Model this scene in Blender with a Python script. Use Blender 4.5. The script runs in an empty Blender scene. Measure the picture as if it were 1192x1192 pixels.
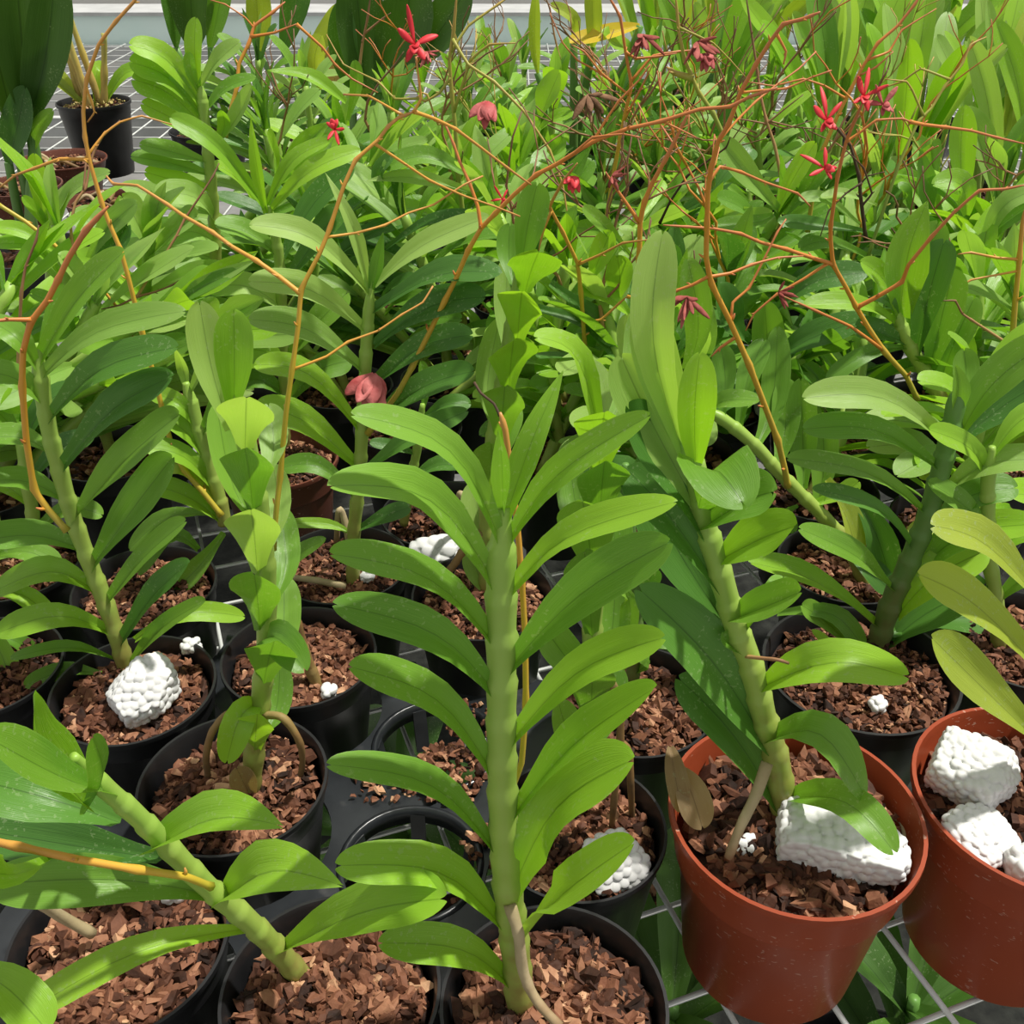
import bpy, math, random
import numpy as np
from mathutils import Vector, Matrix, kdtree
R = random.Random(11)
NR = np.random.RandomState(5)
col = bpy.context.scene.collection
rad = math.radians
# ---------------------------------------------------------------- camera
F, PITCH, CZ = 1195.0, rad(33), 0.59
CAM = Vector((0, 0, CZ))
cp, sp = math.cos(PITCH), math.sin(PITCH)

def ray(px, py):
    u, v = (px - 596) / F, (596 - py) / F
    return Vector((u, cp + v * sp, -sp + v * cp))

def at(px, py, Y):
    d = ray(px, py)
    return CAM + d * (Y / d.y)

def atz(px, py, z):
    d = ray(px, py)
    return CAM + d * ((z - CZ) / d.z)

def depth(p):
    q = p - CAM
    return q.y * cp - q.z * sp

cd = bpy.data.cameras.new('camera')
cam = bpy.data.objects.new('camera', cd)
col.objects.link(cam)
cam.location = CAM
cam.rotation_euler = (math.pi / 2 - PITCH, 0, 0)
cd.sensor_width = 36
cd.lens = 36 * F / 1192
cd.clip_start = 0.02
bpy.context.scene.camera = cam

# ---------------------------------------------------------------- materials
def mat(name):
    m = bpy.data.materials.new(name)
    m.use_nodes = True
    nt = m.node_tree
    nt.nodes.clear()
    out = nt.nodes.new('ShaderNodeOutputMaterial')
    b = nt.nodes.new('ShaderNodeBsdfPrincipled')
    nt.links.new(b.outputs[0], out.inputs[0])
    return m, nt, b, out

def N(nt, t, **kw):
    n = nt.nodes.new(t)
    for k, v in kw.items():
        setattr(n, k, v)
    return n

def ramp(nt, fac, stops):
    r = N(nt, 'ShaderNodeValToRGB')
    e = r.color_ramp.elements
    e[0].position, e[0].color = stops[0][0], (*stops[0][1], 1)
    e[1].position, e[1].color = stops[-1][0], (*stops[-1][1], 1)
    for p, c in stops[1:-1]:
        x = e.new(p)
        x.color = (*c, 1)
    nt.links.new(fac, r.inputs[0])
    return r

def noise(nt, scale, detail=3, vec=None):
    n = N(nt, 'ShaderNodeTexNoise')
    n.inputs['Scale'].default_value = scale
    n.inputs['Detail'].default_value = detail
    if vec is not None:
        nt.links.new(vec, n.inputs['Vector'])
    return n

def math_(nt, op, a, b=None, clamp=False):
    m = N(nt, 'ShaderNodeMath', operation=op, use_clamp=clamp)
    for i, x in enumerate((a, b)):
        if x is None:
            continue
        if isinstance(x, (int, float)):
            m.inputs[i].default_value = x
        else:
            nt.links.new(x, m.inputs[i])
    return m.outputs[0]

def mixc(nt, fac, a, b, mode='MIX'):
    m = N(nt, 'ShaderNodeMix', data_type='RGBA', blend_type=mode)
    if isinstance(fac, (int, float)):
        m.inputs[0].default_value = fac
    else:
        nt.links.new(fac, m.inputs[0])
    for i, x in ((6, a), (7, b)):
        if isinstance(x, tuple):
            m.inputs[i].default_value = (*x, 1)
        else:
            nt.links.new(x, m.inputs[i])
    return m.outputs[2]

def leaf_mat(name, lo, hi, vein, rough=0.36, speck=0.0, trans=0.42):
    m, nt, b, out = mat(name)
    tc = N(nt, 'ShaderNodeTexCoord')
    uv = tc.outputs['UV']
    sep = N(nt, 'ShaderNodeSeparateXYZ')
    nt.links.new(uv, sep.inputs[0])
    oi = N(nt, 'ShaderNodeObjectInfo')
    big = noise(nt, 14, 3, tc.outputs['Object'])
    f = math_(nt, 'ADD', math_(nt, 'MULTIPLY', oi.outputs['Random'], 0.62), math_(nt, 'MULTIPLY', big.outputs[0], 0.55))
    base = ramp(nt, f, [(0.2, lo), (0.9, hi)]).outputs[0]
    # fine parallel veins
    mp = N(nt, 'ShaderNodeMapping')
    mp.inputs['Scale'].default_value = (1, 0.06, 1)
    nt.links.new(uv, mp.inputs[0])
    fine = noise(nt, 60, 2, mp.outputs[0])
    fr = ramp(nt, fine.outputs[0], [(0.35, (0, 0, 0)), (0.7, (1, 1, 1))]).outputs[0]
    c = mixc(nt, math_(nt, 'MULTIPLY', fr, 0.26), base, vein)
    # middle vein
    d = math_(nt, 'ABSOLUTE', math_(nt, 'SUBTRACT', sep.outputs[0], 0.5))
    mv = math_(nt, 'SUBTRACT', 1.0, math_(nt, 'MULTIPLY', d, 42), True)
    dark = tuple(x * 0.45 for x in lo)
    c = mixc(nt, math_(nt, 'MULTIPLY', mv, 0.6), c, dark)
    edge = math_(nt, 'MULTIPLY', math_(nt, 'SUBTRACT', d, 0.47, True), 30, True)
    c = mixc(nt, math_(nt, 'MULTIPLY', edge, 0.35), c, vein)
    # pale speckles / water marks
    sn = noise(nt, 420, 3, tc.outputs['Object'])
    sn2 = noise(nt, 20, 2, tc.outputs['Object'])
    sm = math_(nt, 'MULTIPLY', math_(nt, 'GREATER_THAN', sn.outputs[0], 0.62), math_(nt, 'GREATER_THAN', sn2.outputs[0], 0.50))
    c = mixc(nt, math_(nt, 'MULTIPLY', sm, 0.22 + speck), c, (0.45, 0.55, 0.32))
    nt.links.new(c, b.inputs['Base Color'])
    b.inputs['Roughness'].default_value = rough
    b.inputs['Specular IOR Level'].default_value = 0.48
    bp = N(nt, 'ShaderNodeBump')
    bp.inputs['Strength'].default_value = 0.22
    bp.inputs['Distance'].default_value = 0.002
    nt.links.new(fine.outputs[0], bp.inputs['Height'])
    nt.links.new(bp.outputs[0], b.inputs['Normal'])
    tr = N(nt, 'ShaderNodeBsdfTranslucent')
    tcol = mixc(nt, 1.0, c, (1.35, 1.4, 0.5), 'MULTIPLY')
    nt.links.new(tcol, tr.inputs[0])
    mx = N(nt, 'ShaderNodeMixShader')
    mx.inputs[0].default_value = trans
    nt.links.new(b.outputs[0], mx.inputs[1])
    nt.links.new(tr.outputs[0], mx.inputs[2])
    nt.links.new(mx.outputs[0], out.inputs[0])
    return m

LM = {
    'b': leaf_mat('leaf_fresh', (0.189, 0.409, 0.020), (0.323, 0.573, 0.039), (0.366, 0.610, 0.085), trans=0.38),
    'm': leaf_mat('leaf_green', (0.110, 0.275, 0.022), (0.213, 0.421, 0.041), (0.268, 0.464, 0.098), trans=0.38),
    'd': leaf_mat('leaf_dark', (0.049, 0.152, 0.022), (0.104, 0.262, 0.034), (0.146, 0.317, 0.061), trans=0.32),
    'y': leaf_mat('leaf_yellowing', (0.287, 0.403, 0.037), (0.439, 0.537, 0.067), (0.488, 0.573, 0.122), speck=0.15),
    'p': leaf_mat('leaf_pale', (0.226, 0.421, 0.073), (0.366, 0.555, 0.128), (0.439, 0.610, 0.195), rough=0.42),
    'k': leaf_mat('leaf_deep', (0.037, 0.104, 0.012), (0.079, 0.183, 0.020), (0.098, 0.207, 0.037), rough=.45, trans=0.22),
    'g': leaf_mat('leaf_golden', (0.756, 0.439, 0.024), (0.850, 0.586, 0.037), (0.850, 0.671, 0.122)),
    'x': leaf_mat('leaf_dry', (0.244, 0.159, 0.073), (0.415, 0.305, 0.159), (0.488, 0.366, 0.220), rough=0.7),
}

def simple(name, stops, scale=30, rough=0.5, spec=0.4, bump=0.0, bscale=80, trans=0):
    m, nt, b, out = mat(name)
    tc = N(nt, 'ShaderNodeTexCoord')
    n = noise(nt, scale, 4, tc.outputs['Object'])
    r = ramp(nt, n.outputs[0], stops)
    nt.links.new(r.outputs[0], b.inputs['Base Color'])
    b.inputs['Roughness'].default_value = rough
    b.inputs['Specular IOR Level'].default_value = spec
    if bump:
        bn = noise(nt, bscale, 4, tc.outputs['Object'])
        bp = N(nt, 'ShaderNodeBump')
        bp.inputs['Strength'].default_value = bump
        bp.inputs['Distance'].default_value = 0.003
        nt.links.new(bn.outputs[0], bp.inputs['Height'])
        nt.links.new(bp.outputs[0], b.inputs['Normal'])
    return m

def attr_mat(name, attr, stops, rough=0.5, spec=0.4, nscale=0, namt=0.25, bump=0):
    m, nt, b, out = mat(name)
    a = N(nt, 'ShaderNodeAttribute', attribute_name=attr)
    f = a.outputs['Fac']
    tc = N(nt, 'ShaderNodeTexCoord')
    if nscale:
        n = noise(nt, nscale, 4, tc.outputs['Object'])
        f = math_(nt, 'ADD', f, math_(nt, 'MULTIPLY', math_(nt, 'SUBTRACT', n.outputs[0], 0.5), namt))
        if bump:
            bp = N(nt, 'ShaderNodeBump')
            bp.inputs['Strength'].default_value = bump
            bp.inputs['Distance'].default_value = 0.002
            nt.links.new(n.outputs[0], bp.inputs['Height'])
            nt.links.new(bp.outputs[0], b.inputs['Normal'])
    r = ramp(nt, f, stops)
    nt.links.new(r.outputs[0], b.inputs['Base Color'])
    b.inputs['Roughness'].default_value = rough
    b.inputs['Specular IOR Level'].default_value = spec
    return m

M_CANE = attr_mat('cane_green', 'along', [(0.0, (0.26, 0.25, 0.06)), (0.25, (0.30, 0.41, 0.075)), (0.7, (0.29, 0.44, 0.08)), (1.0, (0.28, 0.46, 0.07))], 0.42, 0.4, 90, 0.5)
M_CANED = attr_mat('cane_dark_green', 'along', [(0.0, (0.12, 0.14, 0.04)), (0.3, (0.11, 0.21, 0.05)), (1.0, (0.12, 0.27, 0.05))], 0.45, 0.4, 90, 0.5)
M_CANEY = attr_mat('cane_yellow', 'along', [(0.0, (0.35, 0.26, 0.08)), (0.5, (0.55, 0.42, 0.10)), (1.0, (0.40, 0.40, 0.10))], 0.5, 0.4, 90, 0.5)
M_SPIKE = attr_mat('spike_orange', 'along', [(0.0, (0.42, 0.36, 0.05)), (0.28, (0.62, 0.33, 0.035)), (0.6, (0.62, 0.22, 0.04)), (1.0, (0.50, 0.17, 0.07))], 0.45, 0.4, 60, 0.35)
M_SPIKEY = attr_mat('spike_golden', 'along', [(0.0, (0.42, 0.36, 0.04)), (0.3, (0.60, 0.40, 0.04)), (0.6, (0.66, 0.33, 0.05)), (1.0, (0.52, 0.25, 0.07))], 0.42, 0.4, 60, 0.3)
M_SPIKEB = attr_mat('spike_brown', 'along', [(0.0, (0.42, 0.27, 0.10)), (0.5, (0.34, 0.17, 0.08)), (1.0, (0.16, 0.09, 0.05))], 0.6, 0.3, 60, 0.4)
M_SPIKEG = attr_mat('spike_green', 'along', [(0.0, (0.20, 0.30, 0.05)), (0.55, (0.36, 0.36, 0.06)), (1.0, (0.45, 0.28, 0.07))], 0.5, 0.4, 60, 0.4)
M_DARKTWIG = attr_mat('twig_dark', 'along', [(0.0, (0.05, 0.035, 0.02)), (1.0, (0.10, 0.06, 0.035))], 0.7, 0.2, 60, 0.4)
M_ROOT = attr_mat('root_tan', 'along', [(0.0, (0.34, 0.27, 0.15)), (0.5, (0.42, 0.34, 0.20)), (1.0, (0.26, 0.17, 0.09))], 0.7, 0.2, 70, 0.9, 0.5)
M_ROOTB = attr_mat('root_brown', 'along', [(0.0, (0.26, 0.20, 0.07)), (0.5, (0.24, 0.14, 0.05)), (1.0, (0.13, 0.08, 0.035))], 0.6, 0.3, 70, 0.9, 0.5)
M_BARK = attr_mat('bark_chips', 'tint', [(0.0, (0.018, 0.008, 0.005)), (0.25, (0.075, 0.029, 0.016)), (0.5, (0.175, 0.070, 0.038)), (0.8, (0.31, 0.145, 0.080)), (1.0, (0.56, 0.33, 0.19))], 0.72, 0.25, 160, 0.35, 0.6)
M_SOIL = simple('damp_substrate', [(0.3, (0.010, 0.006, 0.004)), (0.7, (0.035, 0.018, 0.012))], 90, 0.9, 0.15, 0.8, 140)
M_BLACK = simple('black_plastic', [(0.3, (0.008, 0.008, 0.009)), (0.75, (0.018, 0.018, 0.019))], 40, 0.38, 0.45, 0.06, 60)
M_TRAY = simple('tray_plastic', [(0.35, (0.012, 0.014, 0.016)), (0.6, (0.022, 0.025, 0.028)), (0.72, (0.07, 0.07, 0.07))], 28, 0.30, 0.55, 0.1, 60)
M_FOAM = simple('white_foam', [(0.24, (0.12, 0.08, 0.06)), (0.30, (0.66, 0.66, 0.66)), (0.7, (0.72, 0.72, 0.715))], 190, 0.6, 0.3)
M_WIRE = simple('white_wire', [(0.3, (0.50, 0.52, 0.50)), (0.7, (0.66, 0.68, 0.66))], 30, 0.4, 0.5)
M_RED = simple('petal_red', [(0.3, (0.55, 0.020, 0.030)), (0.7, (0.75, 0.06, 0.07))], 60, 0.5, 0.3)
M_DRYRED = simple('petal_dry', [(0.3, (0.22, 0.045, 0.035)), (0.7, (0.42, 0.12, 0.10))], 70, 0.7, 0.2, 0.3, 200)
M_PINK = simple('petal_wilted', [(0.3, (0.40, 0.06, 0.06)), (0.7, (0.62, 0.20, 0.19))], 70, 0.6, 0.2, 0.3, 200)
M_BROWNDRY = simple('petal_brown', [(0.3, (0.14, 0.07, 0.04)), (0.7, (0.32, 0.18, 0.10))], 70, 0.8, 0.2, 0.3, 200)
M_MOSS = simple('pale_moss', [(0.3, (0.34, 0.29, 0.10)), (0.7, (0.58, 0.48, 0.20))], 120, 0.9, 0.1, 0.9, 160)
M_CONC = simple('pale_concrete', [(0.3, (0.62, 0.61, 0.58)), (0.7, (0.75, 0.74, 0.72))], 3, 0.8, 0.2, 0.2, 30)
M_TEAL = simple('pale_teal_paint', [(0.3, (0.68, 0.85, 0.81)), (0.7, (0.76, 0.90, 0.87))], 4, 0.45, 0.4)
M_ALU = simple('galvanised_metal', [(0.3, (0.42, 0.43, 0.43)), (0.7, (0.55, 0.56, 0.56))], 12, 0.4, 0.5)
M_SHADE = simple('shade_sheet', [(0.3, (0.010, 0.011, 0.010)), (0.7, (0.024, 0.026, 0.022))], 60, 0.85, 0.2, 0.3, 200)  # near-black colour stands in for the deep shade under the bench
M_FLOOR = simple('floor_concrete', [(0.3, (0.16, 0.16, 0.155)), (0.7, (0.25, 0.25, 0.245))], 5, 0.85, 0.2, 0.2, 30)

def brown_plastic(name, c0, c1):
    m, nt, b, out = mat(name)
    tc = N(nt, 'ShaderNodeTexCoord')
    n = noise(nt, 10, 3, tc.outputs['Object'])
    base = ramp(nt, n.outputs[0], [(0.3, c0), (0.7, c1)]).outputs[0]
    mp = N(nt, 'ShaderNodeMapping')
    mp.inputs['Scale'].default_value = (1, 1, 2.2)
    nt.links.new(tc.outputs['Object'], mp.inputs[0])
    v = noise(nt, 260, 1, mp.outputs[0])
    v2 = noise(nt, 22, 2, tc.outputs['Object'])
    s = math_(nt, 'MULTIPLY', math_(nt, 'GREATER_THAN', v.outputs[0], 0.69), math_(nt, 'GREATER_THAN', v2.outputs[0], 0.47))
    c = mixc(nt, math_(nt, 'MULTIPLY', s, 0.5), base, (0.55, 0.36, 0.28))
    nt.links.new(c, b.inputs['Base Color'])
    b.inputs['Roughness'].default_value = 0.36
    b.inputs['Specular IOR Level'].default_value = 0.3
    return m
M_BROWN = brown_plastic('brown_plastic', (0.27, 0.048, 0.018), (0.33, 0.064, 0.024))
M_BROWND = brown_plastic('brown_plastic_dull', (0.12, 0.040, 0.026), (0.16, 0.055, 0.036))

# ---------------------------------------------------------------- object helpers
def mesh_obj(name, verts, faces, m, parent=None, smooth=True, attr=None, uv=None):
    me = bpy.data.meshes.new(name)
    off = parent_loc(parent)
    vs = [(v[0] - off[0], v[1] - off[1], v[2] - off[2]) for v in verts]
    me.from_pydata(vs, [], faces)
    if attr:
        a = me.attributes.new(attr[0], 'FLOAT', 'POINT')
        a.data.foreach_set('value', np.asarray(attr[1], dtype=np.float32))
    if uv is not None:
        l = me.uv_layers.new(name='UVMap')
        vi = np.zeros(len(me.loops), dtype=np.int32)
        me.loops.foreach_get('vertex_index', vi)
        l.data.foreach_set('uv', np.asarray(uv, dtype=np.float32)[vi].ravel())
    if smooth:
        me.polygons.foreach_set('use_smooth', [True] * len(me.polygons))
    me.materials.append(m)
    me.update()
    o = bpy.data.objects.new(name, me)
    col.objects.link(o)
    if parent is not None:
        o.parent = parent
    return o

WLOC = {}
def parent_loc(p):
    return (0, 0, 0) if p is None else WLOC[p.name]

def empty(name, loc, label=None, cat=None, group=None):
    o = bpy.data.objects.new(name, None)
    o.empty_display_size = 0.02
    col.objects.link(o)
    o.location = loc
    WLOC[o.name] = tuple(loc)
    tag(o, label, cat, group)
    return o

def tag(o, label=None, cat=None, group=None, kind=None):
    if label: o['label'] = label
    if cat: o['category'] = cat
    if group: o['group'] = group
    if kind: o['kind'] = kind
    return o

def sub(o, parent):          # lets a part own sub-parts
    WLOC[o.name] = WLOC[parent.name]
    return o

def catmull(pts, per=4):
    P = [Vector(p) for p in pts]
    if len(P) < 3:
        return [P[0].lerp(P[-1], i / (per * 2)) for i in range(per * 2 + 1)]
    out = []
    for i in range(len(P) - 1):
        p0 = P[i - 1] if i else P[0] * 2 - P[1]
        p1, p2 = P[i], P[i + 1]
        p3 = P[i + 2] if i + 2 < len(P) else P[-1] * 2 - P[-2]
        for k in range(per):
            t = k / per
            out.append(0.5 * ((2 * p1) + (p2 - p0) * t + (2 * p0 - 5 * p1 + 4 * p2 - p3) * t * t + (3 * p1 - p0 - 3 * p2 + p3) * t ** 3))
    out.append(P[-1])
    return out

def tube_geo(path, radii, seg=8, V=None, Fc=None, A=None, a0=0, a1=1):
    if V is None: V, Fc, A = [], [], []
    n = len(path)
    T = [(path[min(i + 1, n - 1)] - path[max(i - 1, 0)]).normalized() for i in range(n)]
    up = Vector((0, 0, 1)) if abs(T[0].z) < 0.9 else Vector((1, 0, 0))
    nrm = (up - T[0] * up.dot(T[0])).normalized()
    b0 = len(V)
    for i in range(n):
        nrm = (nrm - T[i] * nrm.dot(T[i]))
        nrm = nrm.normalized() if nrm.length > 1e-6 else T[i].orthogonal().normalized()
        bn = T[i].cross(nrm)
        for k in range(seg):
            a = 2 * math.pi * k / seg
            V.append(path[i] + (nrm * math.cos(a) + bn * math.sin(a)) * radii[i])
            A.append(a0 + (a1 - a0) * i / (n - 1))
    for i in range(n - 1):
        for k in range(seg):
            k2 = (k + 1) % seg
            Fc.append((b0 + i * seg + k, b0 + i * seg + k2, b0 + (i + 1) * seg + k2, b0 + (i + 1) * seg + k))
    Fc.append(tuple(b0 + k for k in reversed(range(seg))))
    Fc.append(tuple(b0 + (n - 1) * seg + k for k in range(seg)))
    return V, Fc, A

def tube(name, pts, r0, r1, m, parent, seg=8, per=4, nodes=0.0, wob=0.0):
    path = catmull(pts, per)
    n = len(path)
    rr = []
    for i in range(n):
        r = r0 + (r1 - r0) * i / (n - 1)
        r *= 1 + wob * (R.random() - 0.5)
        rr.append(r)
    V, Fc, A = tube_geo(path, rr, seg)
    return mesh_obj(name, V, Fc, m, parent, attr=('along', A))

# ---------------------------------------------------------------- leaves
TS = [0, .07, .16, .27, .39, .51, .62, .72, .80, .865, .915, .952, .978, .993, 1]
US = [-1, -.7, -.35, 0, .35, .7, 1]
def prof(t, kind):
    if kind == 'strap':
        x = min(1, t / 0.64)
        a = 0.30 + 0.56 * x * x * (3 - 2 * x) + .14 * x
        tip = 1 if t < 0.74 else math.sqrt(max(0.012, 1 - ((t - 0.74) / 0.26) ** 2.2))
    elif kind == 'oval':
        a = 0.22 + 0.78 * math.sin(min(1, t / 0.58) * math.pi / 2) ** 0.9
        tip = 1 if t < 0.62 else math.sqrt(max(0.012, 1 - ((t - 0.62) / 0.38) ** 2.0))
    else:  # pointed
        a = 0.38 + 0.62 * min(1, t / 0.4)
        tip = 1 if t < 0.42 else max(0.03, 1 - ((t - 0.42) / 0.58) ** 1.7)
    return a * tip

def leaf(parent, P0, P1, P2, w, c='m', roll=0.0, kind='strap', hint=None, fold=0.45, name='leaf', bend=.65):
    C = P1 * 2 - (P0 + P2) * 0.5
    if hint is None:
        cd_ = (CAM - P1).normalized()
        hint = cd_ * 0.7 + Vector((0, 0, 0.55)) + Vector((R.uniform(-.2, .2), R.uniform(-.15, .15), 0))
    hint = hint.normalized()
    V, UV = [], []
    ph, am = R.uniform(0, 6.28), R.uniform(.02, .06) * w
    prevs = None
    rows = []
    for t in TS:
        p = P0 * (1 - t) ** 2 + C * (2 * t * (1 - t)) + P2 * t * t
        T = ((C - P0) * (1 - t) + (P2 - C) * t)
        # bend concentrated round the middle of the blade
        if t < .3: pl, tl = P0.lerp(P1, t * 2), P1 - P0
        elif t > .7: pl, tl = P1.lerp(P2, t * 2 - 1), P2 - P1
        else:
            k = (t - .3) / .4
            A0, A1 = P0.lerp(P1, .6), P1.lerp(P2, .4)
            pl = A0 * (1 - k) ** 2 + P1 * (2 * k * (1 - k)) + A1 * k * k
            tl = (P1 - P0).lerp(P2 - P1, k)
        p = p.lerp(pl, bend)
        T = T.lerp(tl, bend)
        T = T.normalized() if T.length > 1e-6 else (P2 - P0).normalized()
        s = T.cross(hint)
        if s.length < 0.25 and prevs is not None:
            s = prevs - T * prevs.dot(T)
        s.normalize()
        if prevs is not None and s.dot(prevs) < 0: s = -s
        prevs = s
        n = s.cross(T)
        if roll:
            q = Matrix.Rotation(rad(roll) * (0.3 + 0.7 * t), 3, T)
            s, n = q @ s, q @ n
        hw = prof(t, kind) * w * 0.5
        fd = fold * 1.5 * (1 - t) ** 1.8 + 0.25
        rows.append((p, T, s, n, hw, fd, t))
    for (p, T, s, n, hw, fd, t) in rows:
        for u in US:
            q = p + s * (u * hw) + n * (fd * abs(u) ** 0.9 * hw)
            q += n * (am * math.sin(ph + t * 9 + (1.5 if u > 0 else 0)) * abs(u))
            if t > 0.95:
                q -= T * (w * 0.13 * (t - 0.95) / 0.05 * (1 - abs(u)) ** 2)
            V.append(q)
            UV.append((u * .5 + .5, t))
    nu = len(US)
    Fc = [(i * nu + j, i * nu + j + 1, (i + 1) * nu + j + 1, (i + 1) * nu + j) for i in range(len(TS) - 1) for j in range(nu - 1)]
    return mesh_obj(name, V, Fc, LM[c], parent, uv=UV)

# ---------------------------------------------------------------- pots, bark, foam
def lathe(profile, seg=56):
    V, Fc = [], []
    for r, z in profile:
        for k in range(seg):
            a = 2 * math.pi * k / seg
            V.append(Vector((r * math.cos(a), r * math.sin(a), z)))
    for i in range(len(profile) - 1):
        for k in range(seg):
            k2 = (k + 1) % seg
            Fc.append((i * seg + k, i * seg + k2, (i + 1) * seg + k2, (i + 1) * seg + k))
    Fc.append(tuple(reversed(range(seg))))
    b = (len(profile) - 1) * seg
    Fc.append(tuple(b + k for k in range(seg)))
    return V, Fc

def pot_profile(r, h, style):
    rb = r * 0.72
    if style == 'brown':
        return [(rb, 0), (rb + .001, .002), (r * .865, h * .70), (r * .872, h * .715), (r * .915, h * .735), (r * .962, h * .95), (r * .995, h * .955), (r, h * .975), (r * .997, h), (r * .965, h),
                (r * .945, h * .96), (r * .90, h * .74), (r * .84, h * .7), (rb - .002, .006)]
    return [(rb, 0), (rb + .001, .002), (r * .92, h * .80), (r * .935, h * .81), (r * .955, h * .955), (r * .995, h * .96), (r, h * .975), (r * .995, h), (r * .965, h), (r * .945, h * .975), (r * .90, h * .8), (rb - .002, .006)]

def chips(cx, cy, r, z, n, s=1.0, dome=0.004, light=0.0):
    """irregular bark flakes lying over a disc"""
    a = NR.uniform(0, 2 * math.pi, n)
    rr = r * np.sqrt(NR.uniform(0, 1, n))
    px, py = rr * np.cos(a), rr * np.sin(a)
    pz = z + dome * (1 - (rr / r) ** 2) + NR.uniform(-0.0035, 0.0035, n)
    L = NR.uniform(.0018, .0054, n) * s
    W = L * NR.uniform(.25, .9, n)
    H = NR.uniform(.0005, .0014, n) * s
    big = NR.uniform(0, 1, n) > 0.90
    L[big] *= 1.5
    W[big] *= 1.2
    an = np.arange(6) * math.pi / 3
    C = np.array([[math.cos(t), math.sin(t), q] for q in (-1, 1) for t in an])
    V = np.repeat(C[None], n, 0)
    jit = NR.uniform(.55, 1.2, (n, 6, 1))
    V[:, :6, :2] *= jit
    V[:, 6:, :2] *= jit * NR.uniform(.6, 1.0, (n, 6, 1))
    V[:, :, 2] *= NR.uniform(.4, 1.6, (n, 12))
    V *= np.stack([L, W, H], 1)[:, None, :]
    yaw = NR.uniform(0, 6.28, n)
    tx, ty = NR.normal(0, .5, n), NR.normal(0, .5, n)
    def rot(V, i, j, t):
        c, s_ = np.cos(t)[:, None], np.sin(t)[:, None]
        A, B = V[..., i].copy(), V[..., j].copy()
        V[..., i], V[..., j] = c * A - s_ * B, s_ * A + c * B
    rot(V, 1, 2, tx); rot(V, 0, 2, ty); rot(V, 0, 1, yaw)
    V += np.stack([px + cx, py + cy, pz], 1)[:, None, :]
    f0 = np.array([(0, 1, 7, 6), (1, 2, 8, 7), (2, 3, 9, 8), (3, 4, 10, 9), (4, 5, 11, 10), (5, 0, 6, 11), (6, 7, 8, 9), (6, 9, 10, 11)])
    Fc = (f0[None] + (np.arange(n) * 12)[:, None, None]).reshape(-1, 4)
    ox, oy = NR.uniform(0, 6, 2)
    patch = np.sin(px * 95 + ox) * np.sin(py * 80 + oy) * .12 + np.sin(px * 40 + py * 55 + oy) * .10
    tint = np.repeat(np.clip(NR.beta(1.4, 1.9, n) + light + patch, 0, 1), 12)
    return V.reshape(-1, 3), Fc, tint

def bark(parent, cx, cy, r, z, n, s=1.0, light=0.0, name='bark_mix'):
    V, Fc, tint = chips(cx, cy, r, z, int(n * 1.7), s, light=light)
    seg, rings = 28, 4
    b0 = len(V)
    ev, ef = [(cx, cy, z + .001)], []
    for i in range(1, rings + 1):
        for k in range(seg):
            a = 2 * math.pi * k / seg
            q = (r + .003) * i / rings
            ev.append((cx + q * math.cos(a), cy + q * math.sin(a), z - .003 + .003 * (1 - i / rings)))
    for k in range(seg):
        ef.append((b0, b0 + 1 + k, b0 + 1 + (k + 1) % seg))
        for i in range(rings - 1):
            a = b0 + 1 + i * seg
            ef.append((a + k, a + seg + k, a + seg + (k + 1) % seg, a + (k + 1) % seg))
    verts = V.tolist() + ev
    faces = Fc.tolist() + ef
    o = mesh_obj(name, verts, faces, M_BARK, parent, smooth=False, attr=('tint', np.concatenate([tint, np.full(len(ev), 0.06)])))
    o['kind'] = 'stuff'
    return o

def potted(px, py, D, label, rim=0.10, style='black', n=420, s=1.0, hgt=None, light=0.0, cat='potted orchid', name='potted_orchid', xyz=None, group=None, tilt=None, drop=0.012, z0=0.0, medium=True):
    """empty + pot + bark; px,py is the pixel of the rim centre"""
    c = atz(px, py, rim) if xyz is None else Vector((xyz[0], xyz[1], rim))
    h = hgt or (rim - z0)
    root = empty(name, (c.x, c.y, rim - h), label, cat, group)
    V, Fc = lathe(pot_profile(D / 2, h, 'brown' if style.startswith('brown') else 'black'), 56 if n > 200 else 32)
    V = [v + Vector((c.x, c.y, rim - h)) for v in V]
    m = {'black': M_BLACK, 'brown': M_BROWN, 'browndull': M_BROWND}[style]
    o = mesh_obj('pot', V, Fc, m, root)
    o.data.set_sharp_from_angle(angle=rad(35))
    if medium:
        bark(root, c.x, c.y, D / 2 * .905 - .0035 * s, rim - drop, n, s, light)
    root['_c'] = (c.x, c.y, rim - drop)
    root['_r'] = D / 2
    return root

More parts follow.
